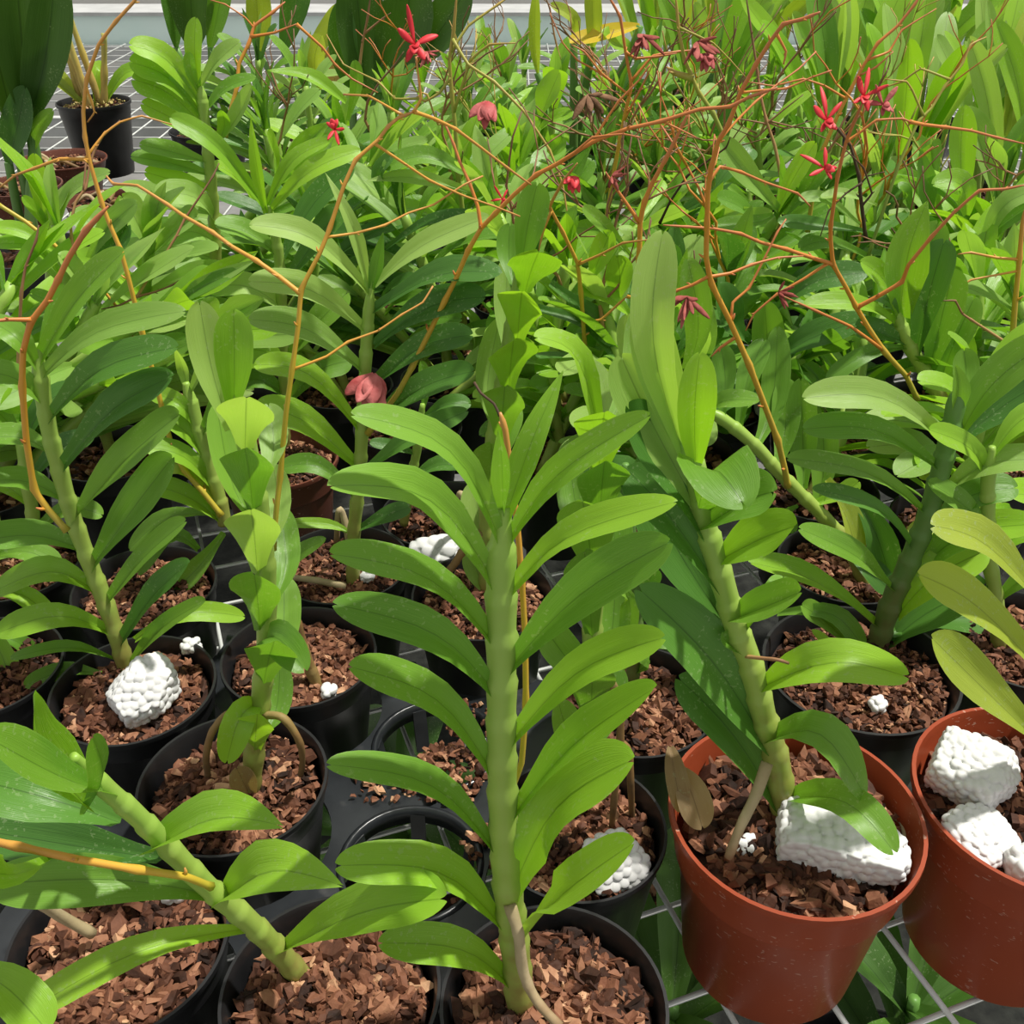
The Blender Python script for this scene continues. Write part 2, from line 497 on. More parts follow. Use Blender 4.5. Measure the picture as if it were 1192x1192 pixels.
def foam(name, loc, dims, rotz, label, beads=150, br=.0042, seed=1, group=None, tilt=0.25, flatcut=None):
    rs = np.random.RandomState(seed)
    import bmesh
    bm = bmesh.new()
    bmesh.ops.create_icosphere(bm, subdivisions=6 if beads > 90 else 5, radius=1)
    dirs = np.array([v.co[:] for v in bm.verts])
    fs = [tuple(v.index for v in f.verts) for f in bm.faces]
    bm.free()
    dims = np.array(dims) / 2
    p = 5.0
    rad_ = (np.abs(dirs) ** p).sum(1) ** (-1 / p)
    # few random planes cut the block into an irregular shape
    for _ in range(7):
        nn = rs.normal(size=3); nn /= np.linalg.norm(nn)
        dd = rs.uniform(.78, 1.05)
        dt = dirs @ nn
        lim = np.where(dt > 1e-3, dd / np.maximum(dt, 1e-3), 9)
        rad_ = np.minimum(rad_, lim)
    P = dirs * rad_[:, None] * dims
    acc, cell = [], {}
    gs = br * 1.3
    for k in rs.permutation(len(P))[:20000]:
        c = tuple(np.floor(P[k] / gs).astype(int))
        if any(np.sum((P[j] - P[k]) ** 2) < gs * gs for dx in (-1, 0, 1) for dy in (-1, 0, 1) for dz in (-1, 0, 1) for j in cell.get((c[0] + dx, c[1] + dy, c[2] + dz), ())): continue
        cell.setdefault(c, []).append(k); acc.append(k)
        if len(acc) >= beads: break
    kd = kdtree.KDTree(len(acc))
    for i, k in enumerate(acc): kd.insert(P[k], i)
    kd.balance()
    nrm = P / np.linalg.norm(P, axis=1)[:, None]
    out = np.empty_like(P)
    for i in range(len(P)):
        d = kd.find(P[i])[2] / br
        h = math.sqrt(max(0, 1 - min(1, d) ** 2)) * br * .8
        out[i] = P[i] + nrm[i] * h
    q = (Matrix.Rotation(rotz, 3, 'Z') @ Matrix.Rotation(tilt, 3, 'X')).to_3x3()
    W = out @ np.array(q).T
    o = mesh_obj(name, W.tolist(), fs, M_FOAM, None)
    o.location = (loc[0], loc[1], loc[2] - W[:, 2].min())
    tag(o, label, 'foam chunk', group)
    return o

# ---------------------------------------------------------------- traced plants
class Plant:
    def __init__(s, root, pix, Y0=None, r=(.0065, .0055), m=None, ybase=None, name='cane', dY=0.0):
        """pix: list of pixel points of the cane from base to top"""
        s.root = root
        c = root['_c']
        z = c[2]
        b = atz(pix[0][0], pix[0][1], z)
        s.Y0 = b.y if Y0 is None else Y0
        s.pix = [(p[0], p[1], s.Y0 + (p[2] if len(p) > 2 else dY * i / max(1, len(pix) - 1))) for i, p in enumerate(pix)]
        pts = [at(*p) for p in s.pix]
        if Y0 is None:
            pts[0] = b - Vector((0, 0, .004))
        path = catmull(pts, 6)
        n = len(path)
        d0 = depth(path[0])
        path = [path[i].lerp(path[i + 1], q / 2) for i in range(n - 1) for q in (0, 1)] + [path[-1]]
        n = len(path)
        arc, rr = 0, []
        for i in range(n):
            if i: arc += (path[i] - path[i - 1]).length
            ph_ = (arc / .021) % 1
            saw = .90 + .18 * ph_ ** 2
            end = 1 if i < n * .86 else 1 - .6 * (i - n * .86) / (n * .14)
            rr.append((r[0] + (r[1] - r[0]) * i / (n - 1)) * depth(path[i]) / d0 * saw * end)
        V, Fc, A = tube_geo(path, rr, 12)
        mesh_obj(name, V, Fc, m or M_CANE, root, attr=('along', A))

    def Y(s, y):
        p = s.pix
        if y >= p[0][1]: return p[0][2]
        for a, b in zip(p, p[1:]):
            if b[1] <= y <= a[1]:
                t = (a[1] - y) / max(1e-6, a[1] - b[1])
                return a[2] + (b[2] - a[2]) * t
        return p[-1][2]

    def leaves(s, L):
        for q in L:
            x0, y0, x1, y1, x2, y2, w, c = q[:8]
            opt = q[8] if len(q) > 8 else {}
            Yb = opt.get('Y', s.Y(y0))
            d1, d2 = opt.get('d', (R.uniform(-.012, .006), R.uniform(-.02, .01)))
            P0, P1, P2 = at(x0, y0, Yb), at(x1, y1, Yb + d1), at(x2, y2, Yb + d2)
            ww = w * depth(P1) / F * .97
            leaf(s.root, P0, P1, P2, ww, c, opt.get('roll', R.uniform(-12, 12)), opt.get('k', 'strap'), opt.get('h'), opt.get('f', .45))

def spike(root, pix, Y0, Y1, rpx, m=None, branches=(), name='flower_spike', r1=0.55):
    """pix polyline with depth from Y0 to Y1; branches: list of (pixels, Ystart, Yend, rpx)"""
    V, Fc, A = [], [], []
    def one(px, ya, yb, rp, a0, a1, r1):
        n = len(px)
        pts = [at(p[0], p[1], ya + (yb - ya) * i / (n - 1)) for i, p in enumerate(px)]
        path = catmull(pts, 4)
        lin = [pts[j].lerp(pts[j + 1], q / 4) for j in range(n - 1) for q in range(4)] + [pts[-1]]
        if n > 2: path = [a_.lerp(b_, .75) for a_, b_ in zip(path, lin)]
        k = len(path)
        rr = []
        for i, q in enumerate(path):
            r = .74 * rp * (1 + (r1 - 1) * i / (k - 1)) * depth(q) / F
            if i % 8 == 0: r *= 1.3
            if i >= k - 2: r *= (.7, .3)[i - k + 2]
            rr.append(max(r, .0005))
        tube_geo(path, rr, 7, V, Fc, A, a0, a1)
        # little bract nodes along the twig
        for i in range(4, k - 1, 8):
            T = (path[i + 1] - path[i - 1]).normalized()
            o = T.orthogonal().normalized()
            o = Matrix.Rotation(R.uniform(0, 6.28), 3, T) @ o
            tube_geo([path[i], path[i] + o * rr[i] * 1.6 + T * rr[i], path[i] + o * rr[i] * 2.6 + T * rr[i] * 2.2], [rr[i] * .6, rr[i] * .5, rr[i] * .25], 5, V, Fc, A, a0, a1)
    def interp(px, ya, yb):
        return [(p[0], p[1], ya + (yb - ya) * i / (len(px) - 1)) for i, p in enumerate(px)]
    one(pix, Y0, Y1, rpx, 0, 1, r1)
    known = interp(pix, Y0, Y1)
    for b in branches:
        # a branch starts on the twig it grows from
        bx, by = b[0][0]
        best = (1e9, None)
        for u, v in zip(known, known[1:]):
            dx, dy = v[0] - u[0], v[1] - u[1]
            L2_ = dx * dx + dy * dy
            if L2_ == 0 or abs(v[0] - u[0]) + abs(v[1] - u[1]) > 200: continue
            t = max(0, min(1, ((bx - u[0]) * dx + (by - u[1]) * dy) / L2_))
            qx, qy = u[0] + dx * t, u[1] + dy * t
            d = math.hypot(qx - bx, qy - by)
            if d < best[0]: best = (d, (qx, qy, u[2] + (v[2] - u[2]) * t))
        px, ya, yb = list(b[0]), b[1], b[2]
        if best[0] < 28:
            px[0] = best[1][:2]
            yb += best[1][2] - ya
            ya = best[1][2]
        one(px, ya, yb, b[3], .55, 1.0, .5)
        known += [(-9e5, -9e5, 0)] + interp(px, ya, yb)
    o = mesh_obj(name, V, Fc, m or M_SPIKE, root, attr=('along', A))
    return sub(o, root)

def flower(parent, px, py, Y, size, kind='star', m=None, rot=0.0, name='flower'):
    """tepals and lip around pixel point; size in px"""
    c = at(px, py, Y)
    s = size * depth(c) / F
    V, Fc = [], []
    right, up, fw = Vector((1, 0, 0)), Vector((0, sp, cp)), Vector((0, -cp, sp))
    def petal(ang, ln, w, tilt, curl):
        d = (right * math.cos(ang) + up * math.sin(ang)) * math.cos(tilt) + fw * math.sin(tilt)
        sd = d.cross(fw).normalized()
        nn = sd.cross(d)
        b0 = len(V)
        T5 = [0, .2, .4, .6, .8, .95, 1]
        W5 = [.25, .55, .9, 1, .8, .4, .1]
        for lay in (0, 1):
            for t, ww in zip(T5, W5):
                for u in (-1, 0, 1):
                    V.append(c + d * (t * ln) + sd * (u * ww * w * .5) + nn * (curl * ln * t * t + .18 * w * abs(u) * ww) - nn * (.0007 * lay))
        for i in range(6):
            for j in range(2):
                a = b0 + i * 3 + j
                Fc.append((a, a + 1, a + 4, a + 3))
                Fc.append((a + 21 + 3, a + 21 + 4, a + 21 + 1, a + 21))
        ring = [0, 1, 2] + [i * 3 + 2 for i in range(1, 7)] + [19, 18] + [i * 3 for i in range(5, 0, -1)]
        for i in range(len(ring)):
            a, b = b0 + ring[i], b0 + ring[(i + 1) % len(ring)]
            Fc.append((b, a, a + 21, b + 21))
    if kind == 'star':
        for k, (a, l) in enumerate(((92, 1.0), (148, .72), (35, .78), (-60, .5), (-125, .5))):
            petal(rad(a + rot + R.uniform(-9, 9)), s * l * R.uniform(.85, 1.1), s * R.uniform(.15, .22), R.uniform(.05, .45), R.uniform(-.45, .4))
        petal(rad(-90 + rot), s * .42, s * .30, .9, -.3)
        petal(rad(-60 + rot), s * .30, s * .25, 1.1, -.2)
    elif kind == 'droop':
        for a, l in ((-95, 1.0), (-70, .95), (-110, .9), (-140, .85), (-60, .6)):
            petal(rad(a + rot), s * l, s * .34, R.uniform(.1, .5), R.uniform(-.3, .1))
        petal(rad(-85 + rot), s * .8, s * .5, .6, -.3)
    else:  # dried tangle
        for k in range(11):
            petal(rad(-90 + rot + R.uniform(-75, 75)), s * R.uniform(.4, 1), s * R.uniform(.08, .2), R.uniform(-.5, .8), R.uniform(-.5, .5))
    return mesh_obj(name, V, Fc, m or M_RED, parent)

def root_tube(plant, pix, Ys, rpx, m=None, name='aerial_root'):
    pts = [at(p[0], p[1], y) for p, y in zip(pix, Ys)]
    r = rpx * depth(pts[0]) / F
    return tube(name, pts, r, r * .75, m or M_ROOT, plant.root, 8, 5, wob=.18)


# ================================================================ front row
S0 = {'d': (-.01, -.02)}
UPH = Vector((0, -.25, 1))
# ---- upright orchid in the middle
g = potted(645, 1168, .116, 'tall two-ranked orchid cane standing upright in the middle of the front, black pot', n=620, s=1.45, name='potted_orchid')
C1 = Plant(g, [(607, 1172), (599, 1100), (590, 1020), (585, 920), (584, 830), (584, 740), (583, 660), (586, 590)], r=(.0080, .0086))
C1.leaves([
 (586, 640, 528, 520, 408, 483, 46, 'm', {'d': (-.015, -.03), 'roll': 8}), (582, 690, 505, 577, 383, 566, 56, 'm', {'d': (-.01, -.035)}),
 (584, 762, 505, 672, 383, 645, 52, 'm', {'d': (-.01, -.03)}), (580, 812, 512, 737, 387, 703, 50, 'm', {'d': (-.01, -.02)}),
 (576, 905, 512, 812, 405, 776, 50, 'm', {'d': (-.005, -.02)}), (578, 995, 508, 912, 380, 890, 46, 'm', {'d': (-.005, -.02)}),
 (584, 1080, 515, 1012, 390, 1008, 60, 'b', {'d': (-.01, -.02)}), (594, 1148, 540, 1103, 440, 1098, 48, 'b', {'d': (-.01, -.02)}),
 (588, 605, 618, 515, 656, 430, 36, 'b', {'d': (.0, .01), 'k': 'point'}), (585, 600, 585, 545, 580, 500, 26, 'm', {'d': (-.012, -.016), 'k': 'point'}),
 (592, 630, 645, 553, 758, 483, 42, 'b', {'d': (-.005, -.02)}), (590, 695, 655, 625, 788, 584, 46, 'b', {'d': (-.01, -.025)}),
 (593, 778, 672, 692, 782, 630, 62, 'm', {'d': (-.015, -.03)}), (594, 866, 668, 782, 774, 742, 52, 'b', {'d': (-.01, -.03)}),
 (596, 952, 664, 868, 764, 800, 58, 'b', {'d': (-.01, -.03)}), (597, 1037, 645, 938, 738, 884, 84, 'b', {'d': (-.008, -.02)}),
 (606, 1098, 652, 1042, 740, 980, 58, 'b', {'d': (-.02, -.03)}),
])
y = C1.Y0
k = spike(g, [(596, 918), (607, 888), (612, 820), (611, 740), (607, 670), (602, 610), (594, 545), (588, 500), (582, 480)], y + .008, y + .02, 5, M_SPIKEY, r1=1.0)
k = spike(g, [(582, 484), (575, 470), (560, 458), (552, 445)], y + .02, y + .03, 2.5, M_DARKTWIG, name='dry_spike_tip')
root_tube(C1, [(593, 1052), (603, 1085), (609, 1130), (625, 1165), (652, 1195)], [y - .006, y - .012, y - .014, y - .02, y - .03], 8)

# ---- leaning orchid, lower left (its pot is the one below its base)
g = potted(385, 1152, .113, 'front orchid leaning far over to the left with wide bright leaves', n=620, s=1.45)
C3 = Plant(g, [(352, 1135), (318, 1100), (285, 1068), (245, 1035), (200, 990), (160, 950), (120, 915), (85, 880)], r=(.0066, .0056), dY=-.045)
C3.leaves([
 (100, 935, 50, 885, 38, 804, 84, 'b', {'d': (-.02, -.03), 'k': 'point', 'roll': 15}), (98, 948, 122, 905, 108, 858, 36, 'm', {'d': (-.02, -.05), 'k': 'oval'}),
 (178, 992, 248, 950, 330, 962, 74, 'b', {'d': (-.02, -.03), 'k': 'point', 'roll': -10}), (262, 1050, 315, 1010, 400, 1032, 74, 'b', {'d': (-.02, -.03), 'k': 'point'}),
 (325, 1112, 415, 1062, 521, 1046, 76, 'b', {'d': (-.03, -.04), 'k': 'strap', 'roll': -8}), (285, 1082, 160, 1105, 20, 1185, 42, 'b', {'d': (-.03, -.05), 'roll': 14}),
 (140, 958, 60, 930, -40, 905, 76, 'd', {'d': (.01, .0)}), (190, 1000, 90, 985, -30, 965, 60, 'd', {'d': (.01, .02)}),
 (240, 1040, 130, 1022, -20, 1030, 62, 'm', {'d': (-.01, -.02), 'roll': -20}), (130, 925, 70, 905, -20, 855, 60, 'm', {'d': (-.03, -.05)}),
 (-30, 1130, 10, 1150, 55, 1200, 58, 'b', {'Y': .26, 'd': (-.01, -.02)}), (60, 1000, 20, 1020, -30, 1010, 40, 'b', {'d': (-.05, -.06)}),
])
y = C3.Y(1035)
spike(g, [(246, 1032), (215, 1020), (160, 1012), (90, 1000), (20, 985), (-40, 972)], y - .008, y - .045, 6.0, M_SPIKEY, r1=1.1)
# ---- far left front pot
g = potted(138, 1095, .116, 'black pot of bark in the lower left corner under the leaning orchid', n=620, s=1.45)
C3b = Plant(g, [(112, 1050), (95, 1030), (80, 1000), (50, 960)], r=(.0045, .004), m=M_ROOT, name='old_cane', dY=.01)
root_tube(C3b, [(108, 1087), (70, 1066), (30, 1042), (-20, 1020)], [.335, .33, .315, .30], 7, M_ROOT)
C3b.leaves([(108, 1060, 106, 1048, 116, 1030, 18, 'b', {'k': 'oval'})])

# ---- cane with scoop leaves, left
g = potted(271, 908, .118, 'orchid cane with leaves stacked face-on, in the black pot with arching brown roots', n=640, s=1.35)
C2 = Plant(g, [(289, 925), (298, 860), (306, 790), (311, 720), (309, 650), (302, 590), (293, 540), (283, 490), (275, 455)], r=(.0068, .0062))
def scoop(P, x0, y0, x2, y2, w, c='m', dz=.05, lift=.5, k='strap', fold=.75):
    """leaf that comes out of the cane towards the front, seen from its back"""
    Y = P.Y(y0) - .004
    d2 = -dz
    ym = y0 + (y2 - y0) * .62
    P0, P1, P2 = at(x0, y0, Y), at((x0 + x2) / 2, ym, Y + d2 * .35), at(x2, y2, Y + d2)
    leaf(P.root, P0, P1, P2, w * depth(P1) / F * 1.05, c, R.uniform(-8, 8), k, Vector((R.uniform(-.2, .2), -1, -.25)), -fold)
C2.leaves([
 (272, 480, 273, 425, 272, 360, 46, 'b', {'d': (-.005, -.004), 'roll': 4, 'h': Vector((.1, -1, .2))}), (268, 500, 246, 430, 232, 350, 44, 'p', {'d': (.006, .012), 'h': Vector((.3, -1, .3))}),
 (312, 640, 325, 600, 318, 540, 34, 'p', {'d': (.02, .04)}), (318, 700, 334, 660, 326, 590, 36, 'm', {'d': (.02, .05)}),
 (308, 560, 320, 520, 312, 470, 36, 'p', {'d': (.02, .04)}), (310, 790, 330, 740, 330, 670, 40, 'm', {'d': (.02, .05)}),
 (302, 860, 322, 830, 326, 770, 36, 'm', {'d': (.02, .04)}), (290, 600, 268, 560, 252, 470, 40, 'm', {'d': (.01, .03)}),
 (306, 745, 325, 742, 356, 782, 44, 'm', {'d': (-.02, -.035), 'k': 'oval'}), (298, 820, 278, 835, 264, 888, 38, 'b', {'d': (-.02, -.025), 'k': 'oval'}),
])
scoop(C2, 285, 532, 287, 462, 60, 'p', .055); scoop(C2, 295, 600, 285, 520, 56, 'm', .055)
scoop(C2, 300, 672, 292, 592, 58, 'p', .06); scoop(C2, 303, 738, 296, 668, 54, 'm', .05)
scoop(C2, 306, 800, 320, 745, 56, 'm', .055); scoop(C2, 296, 880, 300, 830, 40, 'b', .03)
y = C2.Y0
root_tube(C2, [(293, 832), (268, 830), (248, 850), (240, 880), (242, 903)], [y - .004, y - .015, y - .02, y - .02, y - .012], 5, M_ROOTB)
root_tube(C2, [(308, 832), (330, 836), (348, 862), (352, 885), (350, 902)], [y - .004, y - .008, y - .01, y - .008, y - .004], 5, M_ROOTB)
leaf(g, at(292, 928, y - .004), at(282, 908, y - .010), at(275, 893, y - .012), .016, 'x', 0, 'oval', name='dry_sheath')
y = C2.Y(640)
FL = spike(g, [(318, 640), (322, 590), (326, 555), (333, 480), (340, 430), (347, 380), (351, 336), (372, 295), (384, 265), (400, 217), (414, 186), (440, 163), (452, 147), (464, 137), (482, 130)], y + .01, y + .06, 4.6, M_SPIKEY, [
 ([(349, 342), (325, 322), (298, 303), (270, 287), (247, 270), (215, 252), (195, 238), (160, 216), (132, 214), (124, 205)], y + .03, y + .08, 4),
 ([(384, 278), (415, 271), (448, 262), (475, 248), (505, 238), (540, 215), (562, 205)], y + .04, y + .08, 2.2),
 ([(352, 432), (380, 415), (405, 398), (440, 385), (468, 366), (492, 352), (504, 333)], y + .015, y + .05, 2.4),
 ([(482, 130), (505, 138), (530, 150), (560, 172), (590, 195), (618, 215)], y + .06, y + .09, 3.2),
 ([(482, 130), (490, 115), (488, 95), (484, 66)], y + .06, y + .06, 2.6),
 ([(440, 172), (470, 190), (500, 210), (540, 228), (575, 240), (605, 252)], y + .055, y + .09, 2.4),
 ([(470, 135), (430, 112), (400, 110)], y + .06, y + .08, 2.2),
])
flower(FL, 483, 52, y + .058, 40, 'star', M_RED)
flower(FL, 390, 150, y + .07, 26, 'star', M_RED, 200)

# ---- left orchid with the foam in its pot
g = potted(155, 800, .113, 'leafy orchid with an orange spike, lumpy white foam ball in its black pot', n=560, s=1.3)
L1 = Plant(g, [(148, 780), (130, 722), (108, 665), (86, 605), (70, 550), (57, 500), (47, 440), (44, 400)], r=(.0065, .0062), dY=.02)
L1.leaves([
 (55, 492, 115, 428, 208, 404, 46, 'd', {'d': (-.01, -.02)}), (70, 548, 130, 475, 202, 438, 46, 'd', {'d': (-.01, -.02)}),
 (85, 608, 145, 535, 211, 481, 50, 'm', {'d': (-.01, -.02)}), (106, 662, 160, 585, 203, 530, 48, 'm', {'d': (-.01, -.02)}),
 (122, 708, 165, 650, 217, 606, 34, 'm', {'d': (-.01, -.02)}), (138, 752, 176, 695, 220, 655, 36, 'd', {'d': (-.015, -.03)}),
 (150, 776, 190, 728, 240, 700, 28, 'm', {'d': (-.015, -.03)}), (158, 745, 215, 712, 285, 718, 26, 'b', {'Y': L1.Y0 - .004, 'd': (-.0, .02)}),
 (52, 470, 20, 440, -25, 432, 36, 'm'), (62, 530, 25, 508, -30, 512, 34, 'm'), (80, 585, 35, 560, -20, 560, 34, 'm'), (92, 638, 40, 622, -25, 630, 42, 'm'),
 (110, 688, 60, 662, -10, 690, 40, 'b'), (130, 738, 70, 714, -5, 738, 34, 'b', {'d': (-.02, -.03)}), (132, 768, 80, 752, 12, 766, 20, 'm', {'d': (-.02, -.03)}),
 (118, 785, 75, 780, 28, 799, 24, 'm', {'Y': L1.Y0 - .01}), (44, 425, 86, 352, 145, 292, 42, 'b', {'d': (.0, -.01)}), (48, 440, 110, 385, 216, 362, 38, 'p', {'d': (.0, -.0)}),
 (44, 420, 62, 380, 75, 330, 26, 'm', {'d': (.01, .02)}), (44, 430, 20, 392, -20, 370, 34, 'm'),
])
y = L1.Y(615)
spike(g, [(78, 618), (55, 592), (40, 570), (31, 515), (26, 450), (27, 410), (36, 375), (55, 350), (68, 325), (80, 300), (100, 268), (126, 240)], y - .022, y - .01, 5.5, M_SPIKE, [
 ([(38, 372), (10, 372), (-20, 375)], y - .015, y - .03, 4)], r1=.8)

# ---- brown pot plant
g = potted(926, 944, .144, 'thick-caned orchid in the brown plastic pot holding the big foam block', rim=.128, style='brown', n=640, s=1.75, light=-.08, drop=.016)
C4 = Plant(g, [(917, 955), (905, 890), (888, 830), (872, 770), (858, 735), (845, 690), (828, 635), (816, 590), (808, 540), (803, 505)], r=(.0084, .0068), dY=.015)
C4.leaves([
 (800, 540, 757, 400, 772, 268, 52, 'p', {'d': (-.02, -.01), 'k': 'strap', 'roll': 10}), (800, 530, 765, 425, 752, 350, 54, 'p', {'d': (.0, .0), 'k': 'oval'}),
 (810, 545, 808, 475, 815, 410, 48, 'b', {'d': (-.03, -.035), 'k': 'oval', 'h': Vector((.1, -1, .2)), 'f': .2}),
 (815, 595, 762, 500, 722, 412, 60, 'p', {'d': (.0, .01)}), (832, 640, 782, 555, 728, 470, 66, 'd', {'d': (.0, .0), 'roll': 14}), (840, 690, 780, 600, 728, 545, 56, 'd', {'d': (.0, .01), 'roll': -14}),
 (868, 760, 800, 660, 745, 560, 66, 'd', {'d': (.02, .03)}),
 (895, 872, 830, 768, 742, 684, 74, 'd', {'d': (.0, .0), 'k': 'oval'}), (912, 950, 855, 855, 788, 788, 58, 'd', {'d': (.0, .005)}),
 (812, 600, 828, 540, 868, 592, 84, 'm', {'d': (-.045, -.07), 'k': 'oval', 'roll': 14}), (818, 615, 870, 582, 904, 572, 66, 'm', {'d': (-.02, -.03), 'k': 'oval', 'roll': 20}),
 (838, 652, 888, 626, 928, 612, 60, 'b', {'d': (-.015, -.03), 'k': 'oval'}), (852, 722, 895, 705, 934, 688, 52, 'm', {'d': (-.02, -.035), 'k': 'oval'}),
 (868, 735, 900, 690, 912, 672, 26, 'm', {'d': (-.01, .0)}),
 (884, 802, 968, 768, 1056, 788, 56, 'b', {'d': (-.02, -.02), 'k': 'oval', 'roll': -8}), (892, 866, 955, 848, 1008, 930, 54, 'm', {'d': (-.03, -.035), 'k': 'oval'}),
 (916, 930, 985, 930, 1042, 994, 48, 'm', {'d': (-.035, -.062), 'k': 'oval', 'roll': -10}), (880, 765, 850, 752, 842, 735, 22, 'm'),
])
y = C4.Y0
root_tube(C4, [(893, 888), (880, 925), (862, 962), (848, 998)], [y - .02, y - .03, y - .04, y - .045], 7, M_ROOT, 'dead_cane')
leaf(g, at(792, 895, y + .0), at(806, 925, y - .012), at(818, 965, y - .02), .019, 'x', 0, 'oval', name='dry_leaf')
leaf(g, at(780, 870, y + .01), at(786, 905, y - .01), at(794, 945, y - .015), .013, 'x', 0, 'oval', name='dry_leaf')
root_tube(C4, [(1035, 950), (1050, 960), (1052, 990), (1040, 1005)], [y + .01, y, y - .02, y - .03], 3, M_ROOT)
root_tube(C4, [(868, 764), (885, 766), (905, 768), (918, 772)], [y, y - .005, y - .01, y - .01], 2.5, M_SPIKEB, 'old_flower_stub')

# ---- right brown pot (plant mostly outside the frame)
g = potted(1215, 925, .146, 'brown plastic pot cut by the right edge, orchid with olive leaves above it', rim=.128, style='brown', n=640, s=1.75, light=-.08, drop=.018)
C6 = Plant(g, [(1228, 940), (1225, 860), (1222, 780), (1218, 700), (1214, 620)], r=(.0085, .007))
C6.leaves([
 (1222, 715, 1150, 632, 1084, 612, 54, 'y', {'d': (-.02, -.03)}), (1226, 800, 1140, 705, 1067, 668, 52, 'y', {'d': (-.02, -.03)}),
 (1226, 880, 1148, 805, 1083, 741, 56, 'y', {'d': (-.025, -.04)}), (1216, 660, 1260, 600, 1300, 580, 50, 'y'), (1224, 790, 1290, 700, 1340, 680, 50, 'y'),
])
# ================================================================ second and third rows
# ---- pot behind the middle plant, foam leaning on its bark
g = potted(672, 962, .107, 'orchid half hidden behind the tall middle one, pale foam slab in its pot', n=620, s=1.3)
C7 = Plant(g, [(677, 938), (681, 880), (686, 820), (689, 760), (691, 690), (693, 620), (696, 560), (698, 500)], r=(.0070, .0060))
C7.leaves([
 (702, 540, 676, 415, 622, 393, 38, 'b', {'d': (-.01, -.02)}), (700, 510, 740, 430, 742, 360, 34, 'p', {'d': (.03, .04)}), (698, 520, 702, 470, 690, 420, 34, 'p', {'d': (.03, .05), 'k': 'oval'}),
 (690, 800, 662, 770, 632, 728, 46, 'm', {'d': (-.01, -.01)}), (684, 868, 660, 850, 650, 815, 40, 'm', {'d': (-.005, -.01), 'k': 'oval'}),
 (690, 700, 715, 660, 712, 570, 44, 'm', {'d': (.02, .04)}), (689, 790, 712, 745, 716, 670, 44, 'm', {'d': (.02, .04)}), (682, 880, 706, 830, 712, 770, 44, 'm', {'d': (.02, .04)}),
 (694, 640, 672, 600, 664, 540, 40, 'm', {'d': (.02, .04)}), (692, 700, 735, 690, 725, 780, 24, 'm', {'d': (.02, .01)}),
])
scoop(C7, 696, 560, 704, 478, 62, 'b', .05); scoop(C7, 697, 622, 704, 535, 56, 'm', .05)
scoop(C7, 692, 690, 678, 582, 60, 'm', .055); scoop(C7, 690, 750, 680, 640, 50, 'm', .05); scoop(C7, 688, 850, 690, 775, 50, 'm', .03)
y = C7.Y0
root_tube(C7, [(690, 792), (708, 792), (720, 815), (722, 860), (716, 920), (712, 965)], [y - .002, y - .01, y - .016, y - .02, y - .022, y - .022], 5.5, M_ROOTB)
root_tube(C7, [(684, 880), (705, 868), (730, 870), (734, 910), (736, 960)], [y - .002, y - .008, y - .006, y - .01, y - .01], 5, M_ROOTB)
# ---- right of it
g = potted(738, 812, .112, 'short dark-leaved orchid in a black pot just left of the brown pot', n=520, s=1.3)
C8 = Plant(g, [(735, 800), (740, 740), (738, 690), (734, 640), (730, 590), (728, 540)], r=(.0055, .005), m=M_CANED)
C8.leaves([(742, 742, 748, 690, 765, 662, 24, 'd'), (735, 700, 720, 660, 716, 640, 26, 'm'), (738, 760, 790, 745, 830, 815, 30, 'm', {'d': (.0, .03)}), (735, 785, 760, 770, 738, 758, 20, 'm'),
 (730, 600, 700, 560, 650, 560, 30, 'd'), (729, 570, 765, 520, 800, 520, 30, 'd')])
# ---- centre pot in the third row
g = potted(562, 692, .112, 'orchid with face-on cupped leaves behind the middle plant, fallen red petal on its bark', n=650)
C5 = Plant(g, [(566, 690), (566, 630), (568, 570), (574, 510), (582, 460), (592, 400), (600, 350), (606, 300)], r=(.0068, .0058), dY=.015)
C5.leaves([
 (606, 320, 614, 262, 626, 212, 40, 'm', {'d': (-.0, .0), 'h': Vector((.1, -1, .2))}), (600, 340, 592, 300, 594, 260, 30, 'm', {'d': (.02, .03)}),
 (576, 500, 566, 450, 582, 370, 34, 'p', {'d': (.02, .03)}), (592, 420, 590, 370, 590, 300, 30, 'p', {'d': (.02, .04)}), (566, 660, 560, 620, 552, 560, 40, 'p', {'d': (.01, .03)}),
 (570, 560, 580, 520, 602, 470, 32, 'm', {'d': (.0, .02)}), (566, 690, 556, 668, 548, 640, 30, 'p', {'d': (.0, .01)}), (566, 620, 576, 590, 600, 545, 34, 'm', {'d': (.01, .03)}),
])
scoop(C5, 610, 345, 628, 292, 58, 'b', .05); scoop(C5, 602, 400, 608, 338, 52, 'b', .06); scoop(C5, 592, 458, 598, 395, 54, 'b', .06)
scoop(C5, 583, 520, 588, 448, 48, 'm', .05); scoop(C5, 572, 585, 572, 515, 44, 'm', .04)
y = C5.Y0
root_tube(C5, [(560, 620), (540, 640), (528, 658), (512, 676)], [y, y - .01, y - .015, y - .02], 5.5, M_ROOTB)
root_tube(C5, [(562, 600), (548, 590), (536, 575), (532, 600), (530, 640)], [y + .02, y + .03, y + .04, y + .05, y + .05], 5, M_ROOT)
flower(g, 497, 716, at(497, 716, 1).y * 0 + atz(497, 716, .094).y, 22, 'droop', M_PINK, 60, 'fallen_petal')

